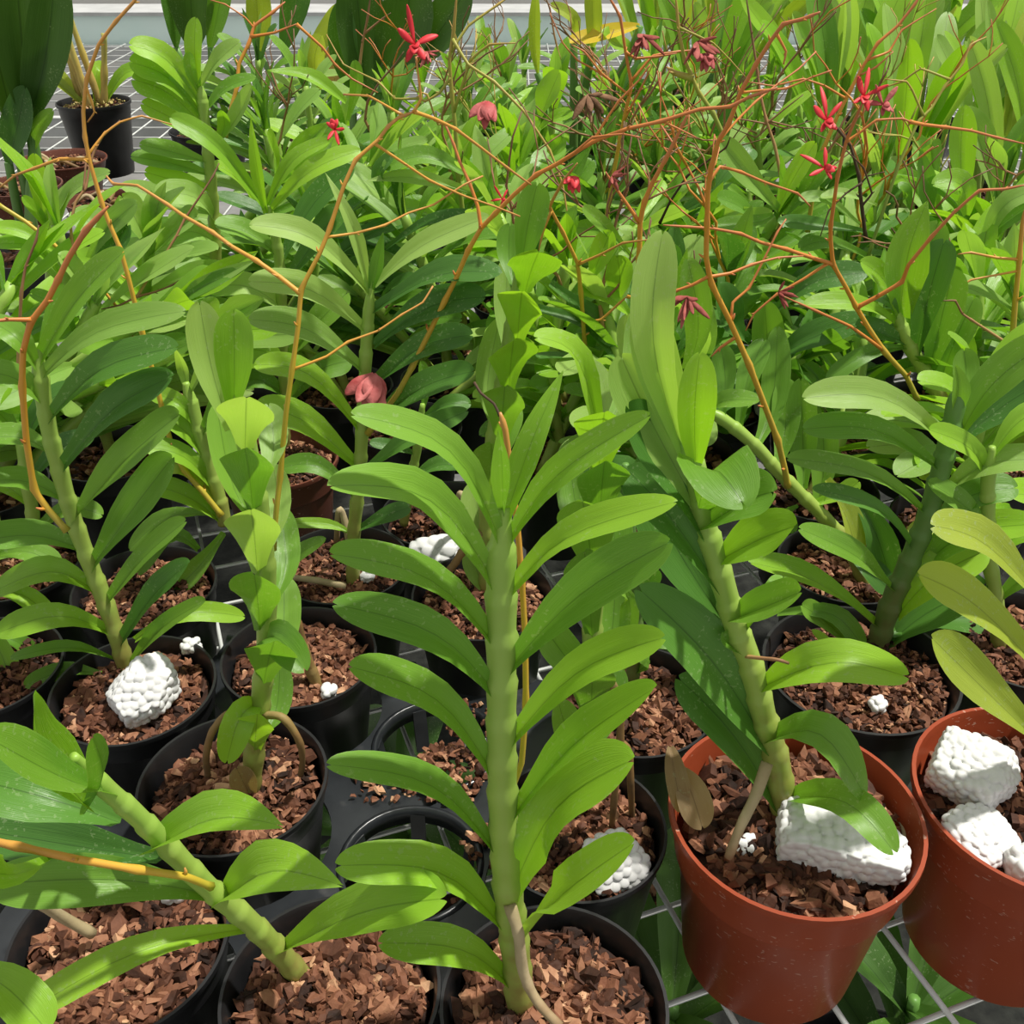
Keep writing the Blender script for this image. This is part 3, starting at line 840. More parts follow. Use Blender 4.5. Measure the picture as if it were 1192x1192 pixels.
g = potted(398, 655, .110, 'orchid with long horizontal leaves and kinked roots, behind the tray', n=600)
M1 = Plant(g, [(410, 680), (412, 620), (418, 560), (421, 510), (424, 460), (426, 410), (429, 365), (432, 335)], r=(.0058, .0052))
M1.leaves([
 (436, 333, 490, 285, 570, 252, 30, 'p', {'d': (.01, .02)}), (435, 362, 510, 318, 584, 318, 40, 'd', {'d': (-.01, -.02)}), (436, 402, 500, 355, 566, 346, 42, 'd', {'d': (-.01, -.02)}),
 (432, 450, 490, 402, 551, 390, 36, 'd', {'d': (-.01, -.02)}), (428, 500, 490, 450, 553, 432, 38, 'd', {'d': (-.01, -.02)}), (424, 550, 480, 508, 545, 478, 30, 'd', {'d': (.0, .01)}),
 (414, 618, 450, 600, 478, 590, 22, 'd'), (430, 342, 365, 275, 290, 262, 34, 'p', {'d': (-.01, -.02)}), (426, 385, 362, 335, 289, 328, 36, 'p', {'d': (-.01, -.02)}),
 (420, 430, 360, 382, 289, 372, 38, 'p', {'d': (-.01, -.02)}), (418, 500, 360, 432, 296, 425, 32, 'b', {'d': (-.01, -.01)}), (418, 545, 350, 485, 296, 478, 40, 'b', {'d': (-.01, -.02)}),
 (430, 340, 412, 265, 378, 200, 18, 'p', {'d': (.0, .01), 'k': 'point'}), (433, 336, 440, 305, 446, 270, 18, 'm', {'d': (.0, .0), 'k': 'point'}), (416, 580, 370, 540, 325, 545, 26, 'm'),
 (412, 625, 385, 610, 328, 610, 14, 'b'), (332, 690, 340, 650, 380, 628, 22, 'm', {'Y': .62, 'd': (.0, .0)}),
])
y = M1.Y0
root_tube(M1, [(412, 655), (400, 602), (394, 596), (392, 630)], [y, y + .01, y + .01, y + .015], 4.5)
root_tube(M1, [(402, 683), (370, 676), (340, 672), (326, 668)], [y - .01, y - .012, y - .014, y - .02], 4.5)
flower(g, 435, 435, M1.Y(435) - .012, 48, 'droop', M_PINK, -5, 'wilted_flower'); flower(g, 440, 462, M1.Y(462) - .012, 24, 'droop', M_PINK, 10, 'wilted_flower')
FL = spike(g, [(428, 505), (463, 458), (480, 427), (500, 387), (518, 350), (532, 322), (545, 292), (560, 266), (577, 248), (600, 225), (625, 203), (650, 190), (690, 165), (730, 150), (770, 141), (815, 127), (850, 124), (872, 113), (905, 102)], M1.Y(505) - .004, .60, 4.6, M_SPIKE, [
 ([(560, 266), (556, 240), (546, 212), (536, 190), (528, 168), (518, 145), (505, 140)], .64, .66, 3.2),
 ([(690, 165), (705, 140), (720, 118), (745, 92), (757, 75)], .62, .62, 2.2), ([(770, 141), (790, 150), (810, 160)], .61, .61, 2), ([(640, 196), (668, 178), (690, 160), (725, 156), (745, 160)], .62, .60, 2.4)])
flower(FL, 668, 205, .62, 20, 'droop', M_RED); flower(FL, 585, 232, .66, 17, 'star', M_RED, 30); flower(FL, 567, 118, .66, 32, 'droop', M_PINK)

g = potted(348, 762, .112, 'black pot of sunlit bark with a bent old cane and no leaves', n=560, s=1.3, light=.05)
O1 = Plant(g, [(372, 800), (360, 775), (350, 745), (338, 700), (334, 680)], r=(.0045, .004), m=M_ROOTB, name='old_cane')
g = potted(168, 682, .112, 'orchid with yellow-green cane slanting up to the left, pot behind the white foam pot', n=600)
L2 = Plant(g, [(262, 610), (255, 580), (245, 545), (234, 510), (224, 475), (216, 445)], Y0=.67, r=(.0062, .0056), dY=.01)
L2.leaves([
 (262, 610, 215, 575, 150, 560, 30, 'b'), (250, 570, 215, 530, 165, 520, 30, 'b', {'d': (-.01, -.02)}), (240, 535, 215, 500, 178, 480, 26, 'b'), (262, 600, 220, 540, 185, 545, 30, 'y'), (228, 495, 210, 470, 172, 455, 24, 'b'),
 (218, 455, 212, 425, 203, 405, 14, 'p', {'k': 'point'}), (220, 460, 236, 430, 248, 405, 14, 'p', {'k': 'point'}), (232, 510, 250, 480, 262, 450, 22, 'm'), (250, 600, 195, 600, 150, 640, 24, 'm'),
 (230, 640, 200, 620, 160, 668, 26, 'm'), (262, 620, 232, 660, 200, 690, 26, 'm'),
])
spike(g, [(258, 600), (238, 575), (215, 548), (200, 520), (190, 480), (180, 440), (165, 385), (150, 325), (140, 290), (128, 262), (118, 235), (105, 190), (99, 160), (97, 130), (101, 92), (115, 52), (135, 25), (156, 2), (165, -15)], .66, .70, 4.6, M_SPIKEY, [
 ([(102, 186), (70, 185), (40, 196), (18, 204), (-5, 222)], .69, .70, 3), ([(101, 100), (110, 130), (102, 142)], .7, .7, 2), ([(99, 186), (110, 170), (122, 155), (140, 142), (165, 135), (200, 145)], .69, .72, 2.4)])
g = potted(-22, 775, .112, 'orchid cut by the left edge beside the pot with the foam ball', n=300)
C11 = Plant(g, [(-30, 760), (-20, 700), (-10, 640), (-5, 600)], r=(.006, .0055))
C11.leaves([(-20, 720, 10, 780, 10, 825, 34, 'b', {'d': (-.02, -.04), 'k': 'oval'}), (-12, 650, 30, 640, 70, 660, 30, 'm'), (-15, 690, 25, 690, 60, 720, 26, 'b'), (-25, 740, 20, 745, 50, 775, 22, 'm')])
g = potted(16, 655, .106, 'orchid low at the left edge behind the spiked one, pot mostly in shade', n=300)
C12 = Plant(g, [(40, 660), (38, 600), (30, 550), (25, 500)], r=(.006, .0055))
C12.leaves([(40, 620, 80, 590, 120, 600, 26, 'm'), (38, 590, 0, 560, -40, 560, 26, 'b'), (34, 560, 70, 520, 110, 510, 28, 'd'), (28, 520, 50, 470, 90, 450, 28, 'd'), (28, 520, 0, 480, -30, 470, 26, 'm'), (40, 650, 0, 640, -30, 660, 26, 'm')])
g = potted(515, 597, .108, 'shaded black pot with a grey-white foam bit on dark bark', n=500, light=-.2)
O2 = Plant(g, [(470, 610), (478, 560), (486, 520), (492, 470)], Y0=.74, r=(.0045, .004))
O2.leaves([(486, 530, 460, 520, 430, 515, 16, 'd'), (490, 490, 520, 470, 548, 470, 22, 'd'), (478, 560, 510, 540, 540, 545, 24, 'd'), (492, 480, 496, 450, 490, 420, 14, 'm')])
g = potted(322, 532, .118, 'orchid in a plain brown plastic pot standing behind the cane with stacked leaves', style='browndull', n=450)
O3 = Plant(g, [(330, 520), (332, 470), (330, 420), (328, 370), (327, 330), (324, 295), (318, 262), (313, 240)], r=(.0062, .0055))
O3.leaves([
 (310, 248, 298, 190, 292, 136, 16, 'b', {'k': 'point'}), (308, 242, 252, 168, 198, 136, 26, 'b', {'d': (-.01, -.01)}), (312, 238, 340, 185, 384, 165, 22, 'b'), (316, 246, 360, 198, 420, 175, 26, 'b'),
 (330, 300, 365, 235, 412, 195, 34, 'd', {'d': (.02, .03)}), (333, 330, 370, 275, 400, 240, 30, 'd', {'d': (.02, .03)}), (326, 300, 290, 270, 250, 262, 30, 'm'), (330, 360, 290, 332, 240, 335, 34, 'p'),
 (332, 420, 375, 370, 405, 340, 34, 'm'), (330, 400, 280, 380, 215, 385, 34, 'p'), (334, 470, 370, 430, 410, 420, 34, 'm'), (332, 460, 300, 440, 262, 450, 30, 'm'),
])
# ---- right black pot with strong dark-stemmed cane
g = potted(1002, 775, .138, 'orchid with a dark slanting cane in the big black pot behind the brown ones', n=800)
C9 = Plant(g, [(1020, 752), (1038, 700), (1058, 655), (1078, 605), (1092, 560), (1103, 515), (1112, 475), (1116, 450)], r=(.0085, .0075), m=M_CANED, dY=.01)
C9.leaves([
 (1102, 518, 1030, 460, 934, 464, 42, 'p', {'d': (-.02, -.03)}), (1092, 545, 1020, 498, 934, 500, 36, 'm', {'d': (-.02, -.03)}), (1078, 598, 1010, 548, 915, 534, 30, 'm', {'d': (-.02, -.03)}),
 (1064, 642, 1020, 588, 945, 570, 26, 'd', {'d': (-.02, -.03)}), (1040, 690, 1000, 648, 930, 615, 34, 'm', {'d': (-.03, -.05)}), (1018, 728, 950, 675, 872, 655, 40, 'b', {'d': (-.03, -.05), 'roll': 18}),
 (994, 755, 960, 722, 932, 704, 28, 'm', {'Y': C9.Y0 - .01}), (1118, 505, 1155, 445, 1225, 395, 50, 'm', {'d': (-.0, -.01)}), (1116, 515, 1170, 470, 1250, 425, 48, 'd', {'d': (.01, .01)}),
 (1104, 570, 1150, 538, 1225, 535, 40, 'p', {'d': (-.01, -.02)}), (1092, 612, 1130, 575, 1185, 568, 44, 'm', {'d': (-.0, .0)}), (1080, 650, 1130, 618, 1210, 610, 40, 'b'),
 (1066, 672, 1100, 635, 1145, 615, 44, 'm'), (1046, 715, 1085, 672, 1150, 640, 56, 'b', {'d': (-.01, -.01)}), (1026, 758, 1075, 715, 1150, 680, 60, 'd'), (1035, 740, 1090, 720, 1165, 720, 50, 'd', {'d': (.02, .03)}),
 (1112, 480, 1116, 450, 1112, 424, 26, 'm', {'k': 'point'}), (1116, 480, 1125, 445, 1122, 405, 30, 'm', {'d': (.02, .03)}),
 (940, 800, 970, 765, 945, 735, 20, 'b', {'Y': C9.Y0 - .03}), (905, 715, 970, 712, 1005, 755, 26, 'm', {'Y': C9.Y0, 'd': (-.01, -.01)}),
])
g = potted(1192, 742, .118, 'orchid at the right edge in a black pot behind the second brown pot', n=450)
C9b = Plant(g, [(1165, 755), (1160, 700), (1150, 640), (1150, 600), (1150, 560), (1155, 520)], r=(.006, .0055))
C9b.leaves([(1160, 700, 1195, 670, 1240, 670, 30, 'm'), (1152, 650, 1190, 620, 1235, 615, 32, 'b'), (1150, 620, 1125, 590, 1080, 560, 30, 'm'), (1152, 560, 1130, 520, 1080, 500, 30, 'b'), (1155, 530, 1185, 490, 1230, 470, 32, 'b')])
# ---- leaning cane carrying the big right spike
g = potted(985, 655, .110, 'orchid with a knobbly left-leaning cane that carries the tallest orange spike', n=450)
C10 = Plant(g, [(1010, 680), (985, 632), (955, 598), (935, 578), (905, 548), (885, 525), (860, 502), (838, 486), (822, 478)], r=(.0060, .0055), dY=.02)
C10.leaves([
 (905, 545, 915, 500, 915, 440, 34, 'm', {'d': (.02, .04)}), (935, 570, 935, 520, 932, 440, 36, 'm', {'d': (.02, .03)}), (950, 600, 960, 540, 955, 480, 34, 'm', {'d': (.02, .03)}),
 (960, 560, 985, 600, 998, 648, 42, 'y', {'d': (.0, -.0), 'Y': .64}), (990, 570, 1020, 620, 1035, 672, 40, 'd', {'d': (.0, .0), 'Y': .65}), (985, 640, 1010, 660, 1038, 690, 30, 'd', {'d': (-.02, -.03)}),
 (830, 482, 840, 466, 885, 466, 26, 'm', {'d': (-.01, -.02)}), (860, 500, 870, 440, 890, 395, 30, 'm', {'d': (.02, .04)}), (880, 520, 900, 470, 905, 380, 34, 'm', {'d': (.03, .05)}),
 (940, 590, 980, 575, 1000, 560, 22, 'b'), (930, 590, 915, 600, 925, 620, 18, 'm'), (840, 486, 845, 440, 838, 400, 28, 'm', {'d': (.02, .03)}),
])
FL = spike(g, [(917, 566), (913, 545), (905, 512), (890, 472), (872, 425), (850, 375), (828, 330), (822, 300), (823, 260), (824, 225), (828, 195), (836, 165), (848, 145), (862, 108), (880, 75), (897, 48), (912, 28), (935, 22), (955, 14)], C10.Y(566) - .004, .60, 5.2, M_SPIKE, [
 ([(822, 322), (805, 332), (788, 338), (768, 350), (755, 352)], .62, .62, 3), ([(824, 324), (850, 318), (875, 308), (905, 300), (935, 298)], .62, .64, 3),
 ([(848, 378), (853, 352), (872, 335), (890, 300), (905, 270), (915, 255)], .63, .66, 2.6), ([(850, 395), (838, 405), (828, 415)], .63, .63, 3), ([(826, 212), (838, 194), (862, 200), (890, 212), (928, 225), (943, 240)], .61, .64, 2.8),
 ([(862, 108), (888, 105), (915, 103), (945, 90), (968, 82)], .6, .6, 2.2), ([(905, 40), (915, 60), (912, 75)], .6, .6, 2.5), ([(836, 165), (858, 140), (880, 118), (905, 98), (930, 80), (950, 60)], .6, .64, 2.2)])
flower(FL, 800, 345, .62, 42, 'dry', M_DRYRED, name='dried_flower'); flower(FL, 906, 340, .645, 26, 'dry', M_DRYRED, 90, name='dried_flower')
# ---- upper right plant with upright sunlit leaves
g = potted(1085, 470, .112, 'orchid with broad half-shaded upright leaves, behind the dark slanting cane at right', n=350)
M8 = Plant(g, [(1098, 468), (1082, 440), (1066, 415), (1055, 395), (1047, 375), (1043, 362)], Y0=.80, r=(.0068, .0058), dY=.01)
M8.leaves([
 (1048, 368, 1056, 295, 1080, 233, 52, 'b', {'d': (-.005, .0), 'k': 'point'}), (1056, 392, 1075, 310, 1093, 257, 38, 'm', {'d': (.02, .03)}), (1066, 412, 1082, 340, 1100, 278, 44, 'd', {'d': (-.005, .0)}),
 (1080, 438, 1096, 370, 1110, 312, 44, 'm', {'d': (-.0, .0)}), (1092, 452, 1110, 400, 1135, 345, 38, 'm', {'d': (.0, .01)}), (1046, 368, 1030, 325, 1001, 304, 26, 'b'), (1045, 380, 1000, 352, 935, 355, 26, 'b', {'d': (-.02, -.03)}),
 (1056, 405, 1010, 410, 962, 442, 22, 'm', {'d': (-.02, -.03)}), (1055, 400, 1020, 385, 995, 380, 30, 'd'), (1044, 372, 1035, 350, 1018, 345, 20, 'd'), (1104, 470, 1120, 430, 1122, 382, 30, 'b', {'k': 'oval'}),
])
FL = spike(g, [(1068, 465), (1055, 438), (1030, 410), (1010, 380), (996, 356), (985, 335), (970, 308), (967, 280), (967, 262), (971, 235), (975, 205), (985, 165), (995, 140), (1004, 120)], .77, .70, 4.4, M_SPIKE, [
 ([(968, 308), (945, 300), (915, 290), (885, 282), (862, 272), (830, 266), (800, 264), (772, 262)], .73, .68, 3.4), ([(997, 358), (1020, 346), (1050, 328), (1058, 308), (1085, 275), (1110, 248), (1140, 222), (1170, 220), (1195, 215)], .75, .72, 3.8),
 ([(963, 310), (935, 325), (905, 342), (878, 365), (868, 385)], .73, .72, 2.6), ([(1028, 408), (990, 380), (950, 362), (912, 345)], .77, .72, 3),
 ([(985, 165), (1000, 155), (1020, 140), (1050, 138), (1062, 143)], .71, .71, 2.6), ([(1060, 140), (1075, 145), (1100, 148), (1130, 152), (1160, 160), (1195, 168)], .71, .74, 3)])
flower(FL, 962, 140, .70, 36, 'star', M_RED, 10); flower(FL, 1006, 112, .70, 34, 'star', M_RED, -20); flower(FL, 1028, 122, .70, 30, 'star', M_PINK, 25); flower(FL, 960, 196, .72, 30, 'star', M_RED, 60)
g = potted(935, 425, .112, 'orchid whose black pot shows two rounded foam chunks through the leaves', n=500, light=.05)
O4 = Plant(g, [(955, 420), (965, 390), (975, 350), (985, 310)], r=(.006, .0055))
O4.leaves([(955, 420, 900, 410, 905, 470, 26, 'm', {'d': (-.02, -.05)}), (962, 395, 990, 370, 1040, 378, 30, 'd'), (965, 390, 930, 380, 890, 395, 30, 'd'), (970, 365, 935, 345, 900, 340, 30, 'd'), (975, 340, 1010, 318, 1035, 312, 28, 'm'), (955, 425, 985, 430, 1030, 440, 34, 'd')])
# ================================================================ foam chunks, fallen bits
pz = lambda px, py, z: atz(px, py, z)
foam('foam_chunk', pz(173, 828, .088), (.043, .037, .030), .5, 'lumpy white foam ball-shaped chunk on the bark of the left pot', 700, .0034, 3)
foam('foam_chunk', pz(716, 1022, .086), (.034, .011, .030), .35, 'flat pale foam slab leaning behind the low right leaf of the middle plant', 160, .0032, 4, tilt=-.6)
foam('foam_chunk', pz(972, 1008, .104), (.066, .040, .033), -.2, 'big white foam block in the front brown pot', 1100, .0034, 5, tilt=.12)
foam('foam_chunk', pz(866, 995, .109), (.012, .010, .008), .3, 'crumb of white foam beside the dead cane in the front brown pot', 30, .003, 6)
foam('foam_chunk', pz(1122, 925, .108), (.046, .036, .030), -.7, 'upper white foam chunk at the rim of the second brown pot', 500, .0032, 7, tilt=.3)
foam('foam_chunk', pz(1132, 992, .104), (.034, .034, .020), .5, 'lower white foam chunk under the other in the second brown pot', 500, .0032, 8, tilt=.2)
foam('foam_chunk', pz(1196, 1028, .107), (.022, .022, .018), .2, 'small white foam chunk at the right edge of the photo in the second brown pot', 60, .004, 9)
foam('foam_chunk', pz(508, 652, .087), (.036, .020, .014), .1, 'grey-white foam bit in the shaded pot behind the middle plant', 40, .006, 10)
foam('foam_chunk', pz(429, 678, .088), (.010, .008, .009), .1, 'thumbnail-sized foam crumb in the pot with kinked roots', 20, .003, 11)
foam('foam_chunk', pz(914, 462, .088), (.044, .034, .034), .3, 'rounded white foam chunk, upper one in the pot right of centre', 12, .014, 12)
foam('foam_chunk', pz(905, 492, .088), (.034, .026, .026), 1.0, 'rounded white foam chunk, lower one half behind a leaf right of centre', 12, .014, 13)
foam('foam_chunk', pz(225, 760, .089), (.012, .008, .008), .4, 'foam crumbs by the rear rim of the left pot', 20, .003, 14)
foam('foam_chunk', pz(205, 1048, .089), (.011, .009, .008), .4, 'white foam crumb under the leaning orchid at lower left', 20, .003, 15)
foam('foam_chunk', pz(384, 812, .089), (.008, .008, .007), .4, 'white foam crumb in the pot of sunlit bark', 20, .003, 16)
foam('foam_chunk', pz(1020, 828, .089), (.009, .008, .007), .4, 'tiny foam crumb at the front rim of the big black pot at right', 20, .003, 17)
foam('foam_chunk', pz(1133, 672, .089), (.020, .016, .016), .4, 'small foam chunk glimpsed between leaves at the right edge', 40, .004, 18)

# ================================================================ carrying tray (black, round holes)
def make_tray(name, cx, cy, ang, w, h, z, holes, label):
    root = empty(name, (cx, cy, z), label, 'plant tray')
    import bmesh
    def obj_from(V, Fc, nm):
        me = bpy.data.meshes.new(nm); me.from_pydata(V, [], Fc); me.update()
        o = bpy.data.objects.new(nm, me); col.objects.link(o); return o
    c, s_ = math.cos(ang), math.sin(ang)
    def W(x, y, q): return (cx + c * x - s_ * y, cy + s_ * x + c * y, q)
    th = .004
    B = [W(x, y, q) for q in (z - th, z) for x, y in ((-w / 2, -h / 2), (w / 2, -h / 2), (w / 2, h / 2), (-w / 2, h / 2))]
    plate = obj_from(B, [(3, 2, 1, 0), (4, 5, 6, 7), (0, 1, 5, 4), (1, 2, 6, 5), (2, 3, 7, 6), (3, 0, 4, 7)], 'plate_tmp')
    bm = bmesh.new()
    cut = obj_from([], [], 'cut_tmp')
    V, Fc = [], []
    for (hx, hy, r) in holes:
        b = len(V); n = 40
        for q in (z - .03, z + .03):
            for k in range(n):
                a = 2 * math.pi * k / n
                V.append((hx + r * math.cos(a), hy + r * math.sin(a), q))
        for k in range(n):
            Fc.append((b + k, b + (k + 1) % n, b + n + (k + 1) % n, b + n + k))
        Fc.append(tuple(b + k for k in reversed(range(n)))); Fc.append(tuple(b + n + k for k in range(n)))
    cut.data.from_pydata(V, [], Fc); cut.data.update()
    md = plate.modifiers.new('b', 'BOOLEAN'); md.operation = 'DIFFERENCE'; md.object = cut; md.solver = 'EXACT'; md.use_self = True
    bpy.context.view_layer.update()
    ev = plate.evaluated_get(bpy.context.evaluated_depsgraph_get())
    me = bpy.data.meshes.new_from_object(ev)
    V = [tuple(v.co) for v in me.vertices]; Fc = [tuple(p.vertices) for p in me.polygons]
    for o in (plate, cut): bpy.data.objects.remove(o)
    mesh_obj('plate', V, Fc, M_TRAY, root, smooth=False)
    return root

def socket(root, hx, hy, r, z, nrib=5, a0=0.3):
    """open basket that hangs under an empty hole: lip, ribs and ring"""
    V, Fc = [], []
    n = 40
    prof_ = [(r + .003, z + .0005), (r + .001, z + .002), (r - .001, z + .002), (r - .0015, z - .012), (r + .001, z - .012)]
    for q in range(len(prof_)):
        for k in range(n):
            a = 2 * math.pi * k / n
            V.append((hx + prof_[q][0] * math.cos(a), hy + prof_[q][0] * math.sin(a), prof_[q][1]))
    m = len(prof_)
    for q in range(m):
        for k in range(n):
            Fc.append((q * n + k, q * n + (k + 1) % n, ((q + 1) % m) * n + (k + 1) % n, ((q + 1) % m) * n + k))
    mesh_obj('hole_rim', V, Fc, M_TRAY, root)
    for i in range(nrib):
        a = a0 + i * 2 * math.pi / nrib
        V, Fc = [], []
        t = Vector((-math.sin(a), math.cos(a), 0)) * .005
        for q, rr in ((z - .004, r - .0005), (.004, r * .86)):
            c_ = Vector((hx + rr * math.cos(a), hy + rr * math.sin(a), q))
            o = Vector((math.cos(a), math.sin(a), 0)) * .0015
            V += [c_ - t - o, c_ + t - o, c_ + t + o, c_ - t + o]
        Fc = [(0, 1, 2, 3), (7, 6, 5, 4), (0, 4, 5, 1), (1, 5, 6, 2), (2, 6, 7, 3), (3, 7, 4, 0)]
        mesh_obj('rib', V, Fc, M_TRAY, root, smooth=False)

TZ = .045
e1, e2 = atz(478, 1005, TZ), atz(508, 868, TZ)
e3 = atz(20, 1085, TZ)
pot_holes = []
for o in list(col.objects):
    if o.name.startswith('potted') and o.parent is None:
        c = o['_c']
        pot_holes.append((c[0], c[1]))
def rb(c): return .0525
holes = [(e1.x, e1.y, .044), (e2.x, e2.y, .044)] + [(x, y_, .0560) for x, y_ in pot_holes if -.33 < x < .14 and .25 < y_ < .66]
tr = make_tray('plant_tray', -.120, .425, rad(-12), .36, .40, TZ, holes, 'black plastic carrying tray with empty round holes among the front pots')
socket(tr, e1.x, e1.y, .044, TZ, 6, .5); socket(tr, e2.x, e2.y, .044, TZ, 6, .9)

def bark_heap(px, py, z, r, n, label, dome):
    c = atz(px, py, z)
    root = empty('spilled_bark', (c.x, c.y, z), label, 'bark')
    V, Fc, tint = chips(c.x, c.y, r, z + .001, n, 1.0, dome=dome, light=.12)
    o = mesh_obj('bark_heap', V.tolist(), Fc.tolist(), M_BARK, root, smooth=False, attr=('tint', tint))
    o['kind'] = 'stuff'
bark_heap(520, 905, TZ, .027, 230, 'mound of pale bark chips spilled between the tray holes', .016)
bark_heap(445, 915, TZ, .022, 40, 'thin scatter of bark chips on the tray left of the mound', .001)
bark_heap(545, 840, TZ, .020, 45, 'bark scraps on the tray behind the rear empty hole', .001)
bark_heap(560, 985, TZ, .016, 30, 'bark scraps on the tray in front of the mound', .001)

# ================================================================ bench of wire mesh
bench = empty('bench', (0, 1.2, -.75), 'greenhouse bench of white wire mesh on galvanised posts under all the pots', 'bench')
def wire_panel(name, x0, x1, y0, y1, px_, py_, ang, ox, oy, r, z, label):
    V, Fc, A = [], [], []
    c, s_ = math.cos(ang), math.sin(ang)
    def W(x, y, q): return Vector((ox + c * x - s_ * y, oy + s_ * x + c * y, q))
    n = int((x1 - x0) / px_) + 1
    for i in range(n):
        x = x0 + i * px_
        tube_geo([W(x, y0, z - r), W(x, y1, z - r)], [r, r], 6, V, Fc, A)
    n = int((y1 - y0) / py_) + 1
    for i in range(n):
        y_ = y0 + i * py_
        tube_geo([W(x0, y_, z - 2.6 * r), W(x1, y_, z - 2.6 * r)], [r, r], 6, V, Fc, A)
    return mesh_obj(name, V, Fc, M_WIRE, bench)
wire_panel('mesh_top', -.9, .9, -.35, .66, .062, .062, rad(20), .12, .48, .0019, 0, 'white wire mesh bench top under the front pots')
wire_panel('mesh_top', -1.9, 2.3, 0, 2.75, .075, .105, 0, 0, 1.22, .0021, 0, 'white wire mesh bench top under the rear pots')
def box(name, x0, x1, y0, y1, z0, z1, m, parent=None):
    V = [(x, y, z) for z in (z0, z1) for x, y in ((x0, y0), (x1, y0), (x1, y1), (x0, y1))]
    return mesh_obj(name, V, [(3, 2, 1, 0), (4, 5, 6, 7), (0, 1, 5, 4), (1, 2, 6, 5), (2, 3, 7, 6), (3, 0, 4, 7)], m, parent, smooth=False)
fr = bench
for y_ in (-.1, 1.19, 2.8, 3.94):
    box('crossbar', -2, 2.4, y_, y_ + .04, -.052, -.008, M_ALU, fr)
for x in (-1.9, -.02, 2.2):
    for y_ in (1.19, 2.8, 3.94):
        box('leg', x, x + .04, y_, y_ + .04, -.75, -.052, M_ALU, fr)
rl = empty('bench_rail', (0, 4.0, 0), 'pale teal rail with a grey lip along the far end of the bench', 'rail')
box('rail_body', -2.4, 3.0, 4.0, 4.2, -.06, .085, M_TEAL, rl)
box('rail_lip', -2.4, 3.0, 3.985, 4.22, .085, .097, M_ALU, rl)
f = box('floor', -6, 7, -2, 9, -.80, -.75, M_FLOOR); f['kind'] = 'structure'
m_ = box('shade_sheet', -2.2, 2.6, -.6, 2.2, -.75, -.746, M_SHADE); tag(m_, 'added black sheet on the floor standing in for shade under the bench', 'shade sheet')  # added sheet, darkens the floor as the bench's shade would
w = box('wall_back', -6, 7, 5.6, 5.75, -.75, 1.1, M_CONC); w['kind'] = 'structure'
# ================================================================ rows behind
POTS = [(o['_c'][0], o['_c'][1], o['_r']) for o in col.objects if o.parent is None and '_c' in o]
def free_spot(x, y, D):
    x0, y0, r = x, y, D / 2
    for it in range(400):
        # nearest free place on a widening spiral
        k = it * .0035
        x, y = x0 + k * .55 * math.cos(it * 2.4), y0 + k * .55 * math.sin(it * 2.4)
        if all(math.hypot(x - a, y - b) > r + q + .0005 for (a, b, q) in POTS): break
    POTS.append((x, y, r))
    return x, y

def spray(root, base, top, az, n, L, W, cols, f0=.22, droop=.35, cane=M_CANE, r=.0058, jit=18, top_leaves=True):
    mid = base.lerp(top, .5) + Vector((R.uniform(-.012, .012), R.uniform(-.012, .012), 0))
    path = catmull([base, mid, top], 8)
    k = len(path)
    V, Fc, A = tube_geo(path, [r * (1.08 if i % 3 == 0 else .97) * (1 - .15 * i / k) for i in range(k)], 9)
    mesh_obj('cane', V, Fc, cane, root, attr=('along', A))
    axis = (top - base).normalized()
    for i in range(n):
        f = f0 + (1 - f0) * i / (n - 1)
        p = path[min(k - 1, int(f * (k - 1)))]
        sd = 1 if i % 2 else -1
        a = rad(az + R.uniform(-jit, jit))
        d = Vector((math.cos(a), math.sin(a), 0)) * sd
        late = max(0, (f - .75) / .25)
        el = rad(38 + 34 * late + R.uniform(-10, 10))
        l = L * R.uniform(.82, 1.12) * (1 - .25 * late)
        dr = droop * (1 - .7 * late) * R.uniform(.6, 1.3)
        P1 = p + d * (l * .5 * math.cos(el)) + axis * (l * .5 * math.sin(el))
        P2 = p + d * (l * .97 * math.cos(el) * (1 + .12 * dr)) + axis * (l * (.9 * math.sin(el) - dr * .55))
        h = axis * .9 - d * (.45 + .5 * late) + (CAM - p).normalized() * .35
        leaf(root, p, P1, P2, W * R.uniform(.85, 1.12), R.choice(cols), R.uniform(-16, 16), 'strap' if not late > .9 else 'point', h)
    if top_leaves:
        for a_, t_ in ((R.uniform(0, 360), .9), (R.uniform(0, 360), .75)):
            d = Vector((math.cos(rad(a_)), math.sin(rad(a_)), 0))
            leaf(root, top - axis * .02, top + axis * L * .25 + d * L * .05, top + axis * L * .55 * t_ + d * L * .14, W * .62, R.choice(cols), 0, 'point', -d)

def auto(px, py, Y, label, az=0, n=16, L=.125, W=.0215, c='mpb', lean=(0, 0), D=.110, style='black', canes=2, dz=0, chipn=110, group=None, droop=.35):
    top = at(px, py, Y)
    bx, by = free_spot(top.x - lean[0], top.y - lean[1], D + .001)
    root = potted(0, 0, D, label, style=style, n=chipn, s=1.35, xyz=(bx, by), group=group)
    for q in range(canes):
        o = Vector((R.uniform(-.02, .02), R.uniform(-.02, .02), 0)) * (1 if q else .4)
        b = Vector((bx, by, .086)) + o
        t = Vector((top.x, top.y, max(.2, top.z) - .06 * q)) + (Vector((R.uniform(-.07, .07), R.uniform(-.06, .06), 0)) if q else Vector())
        spray(root, b, t, az + R.uniform(-15, 15) * q, n, L, W, c)
    return root

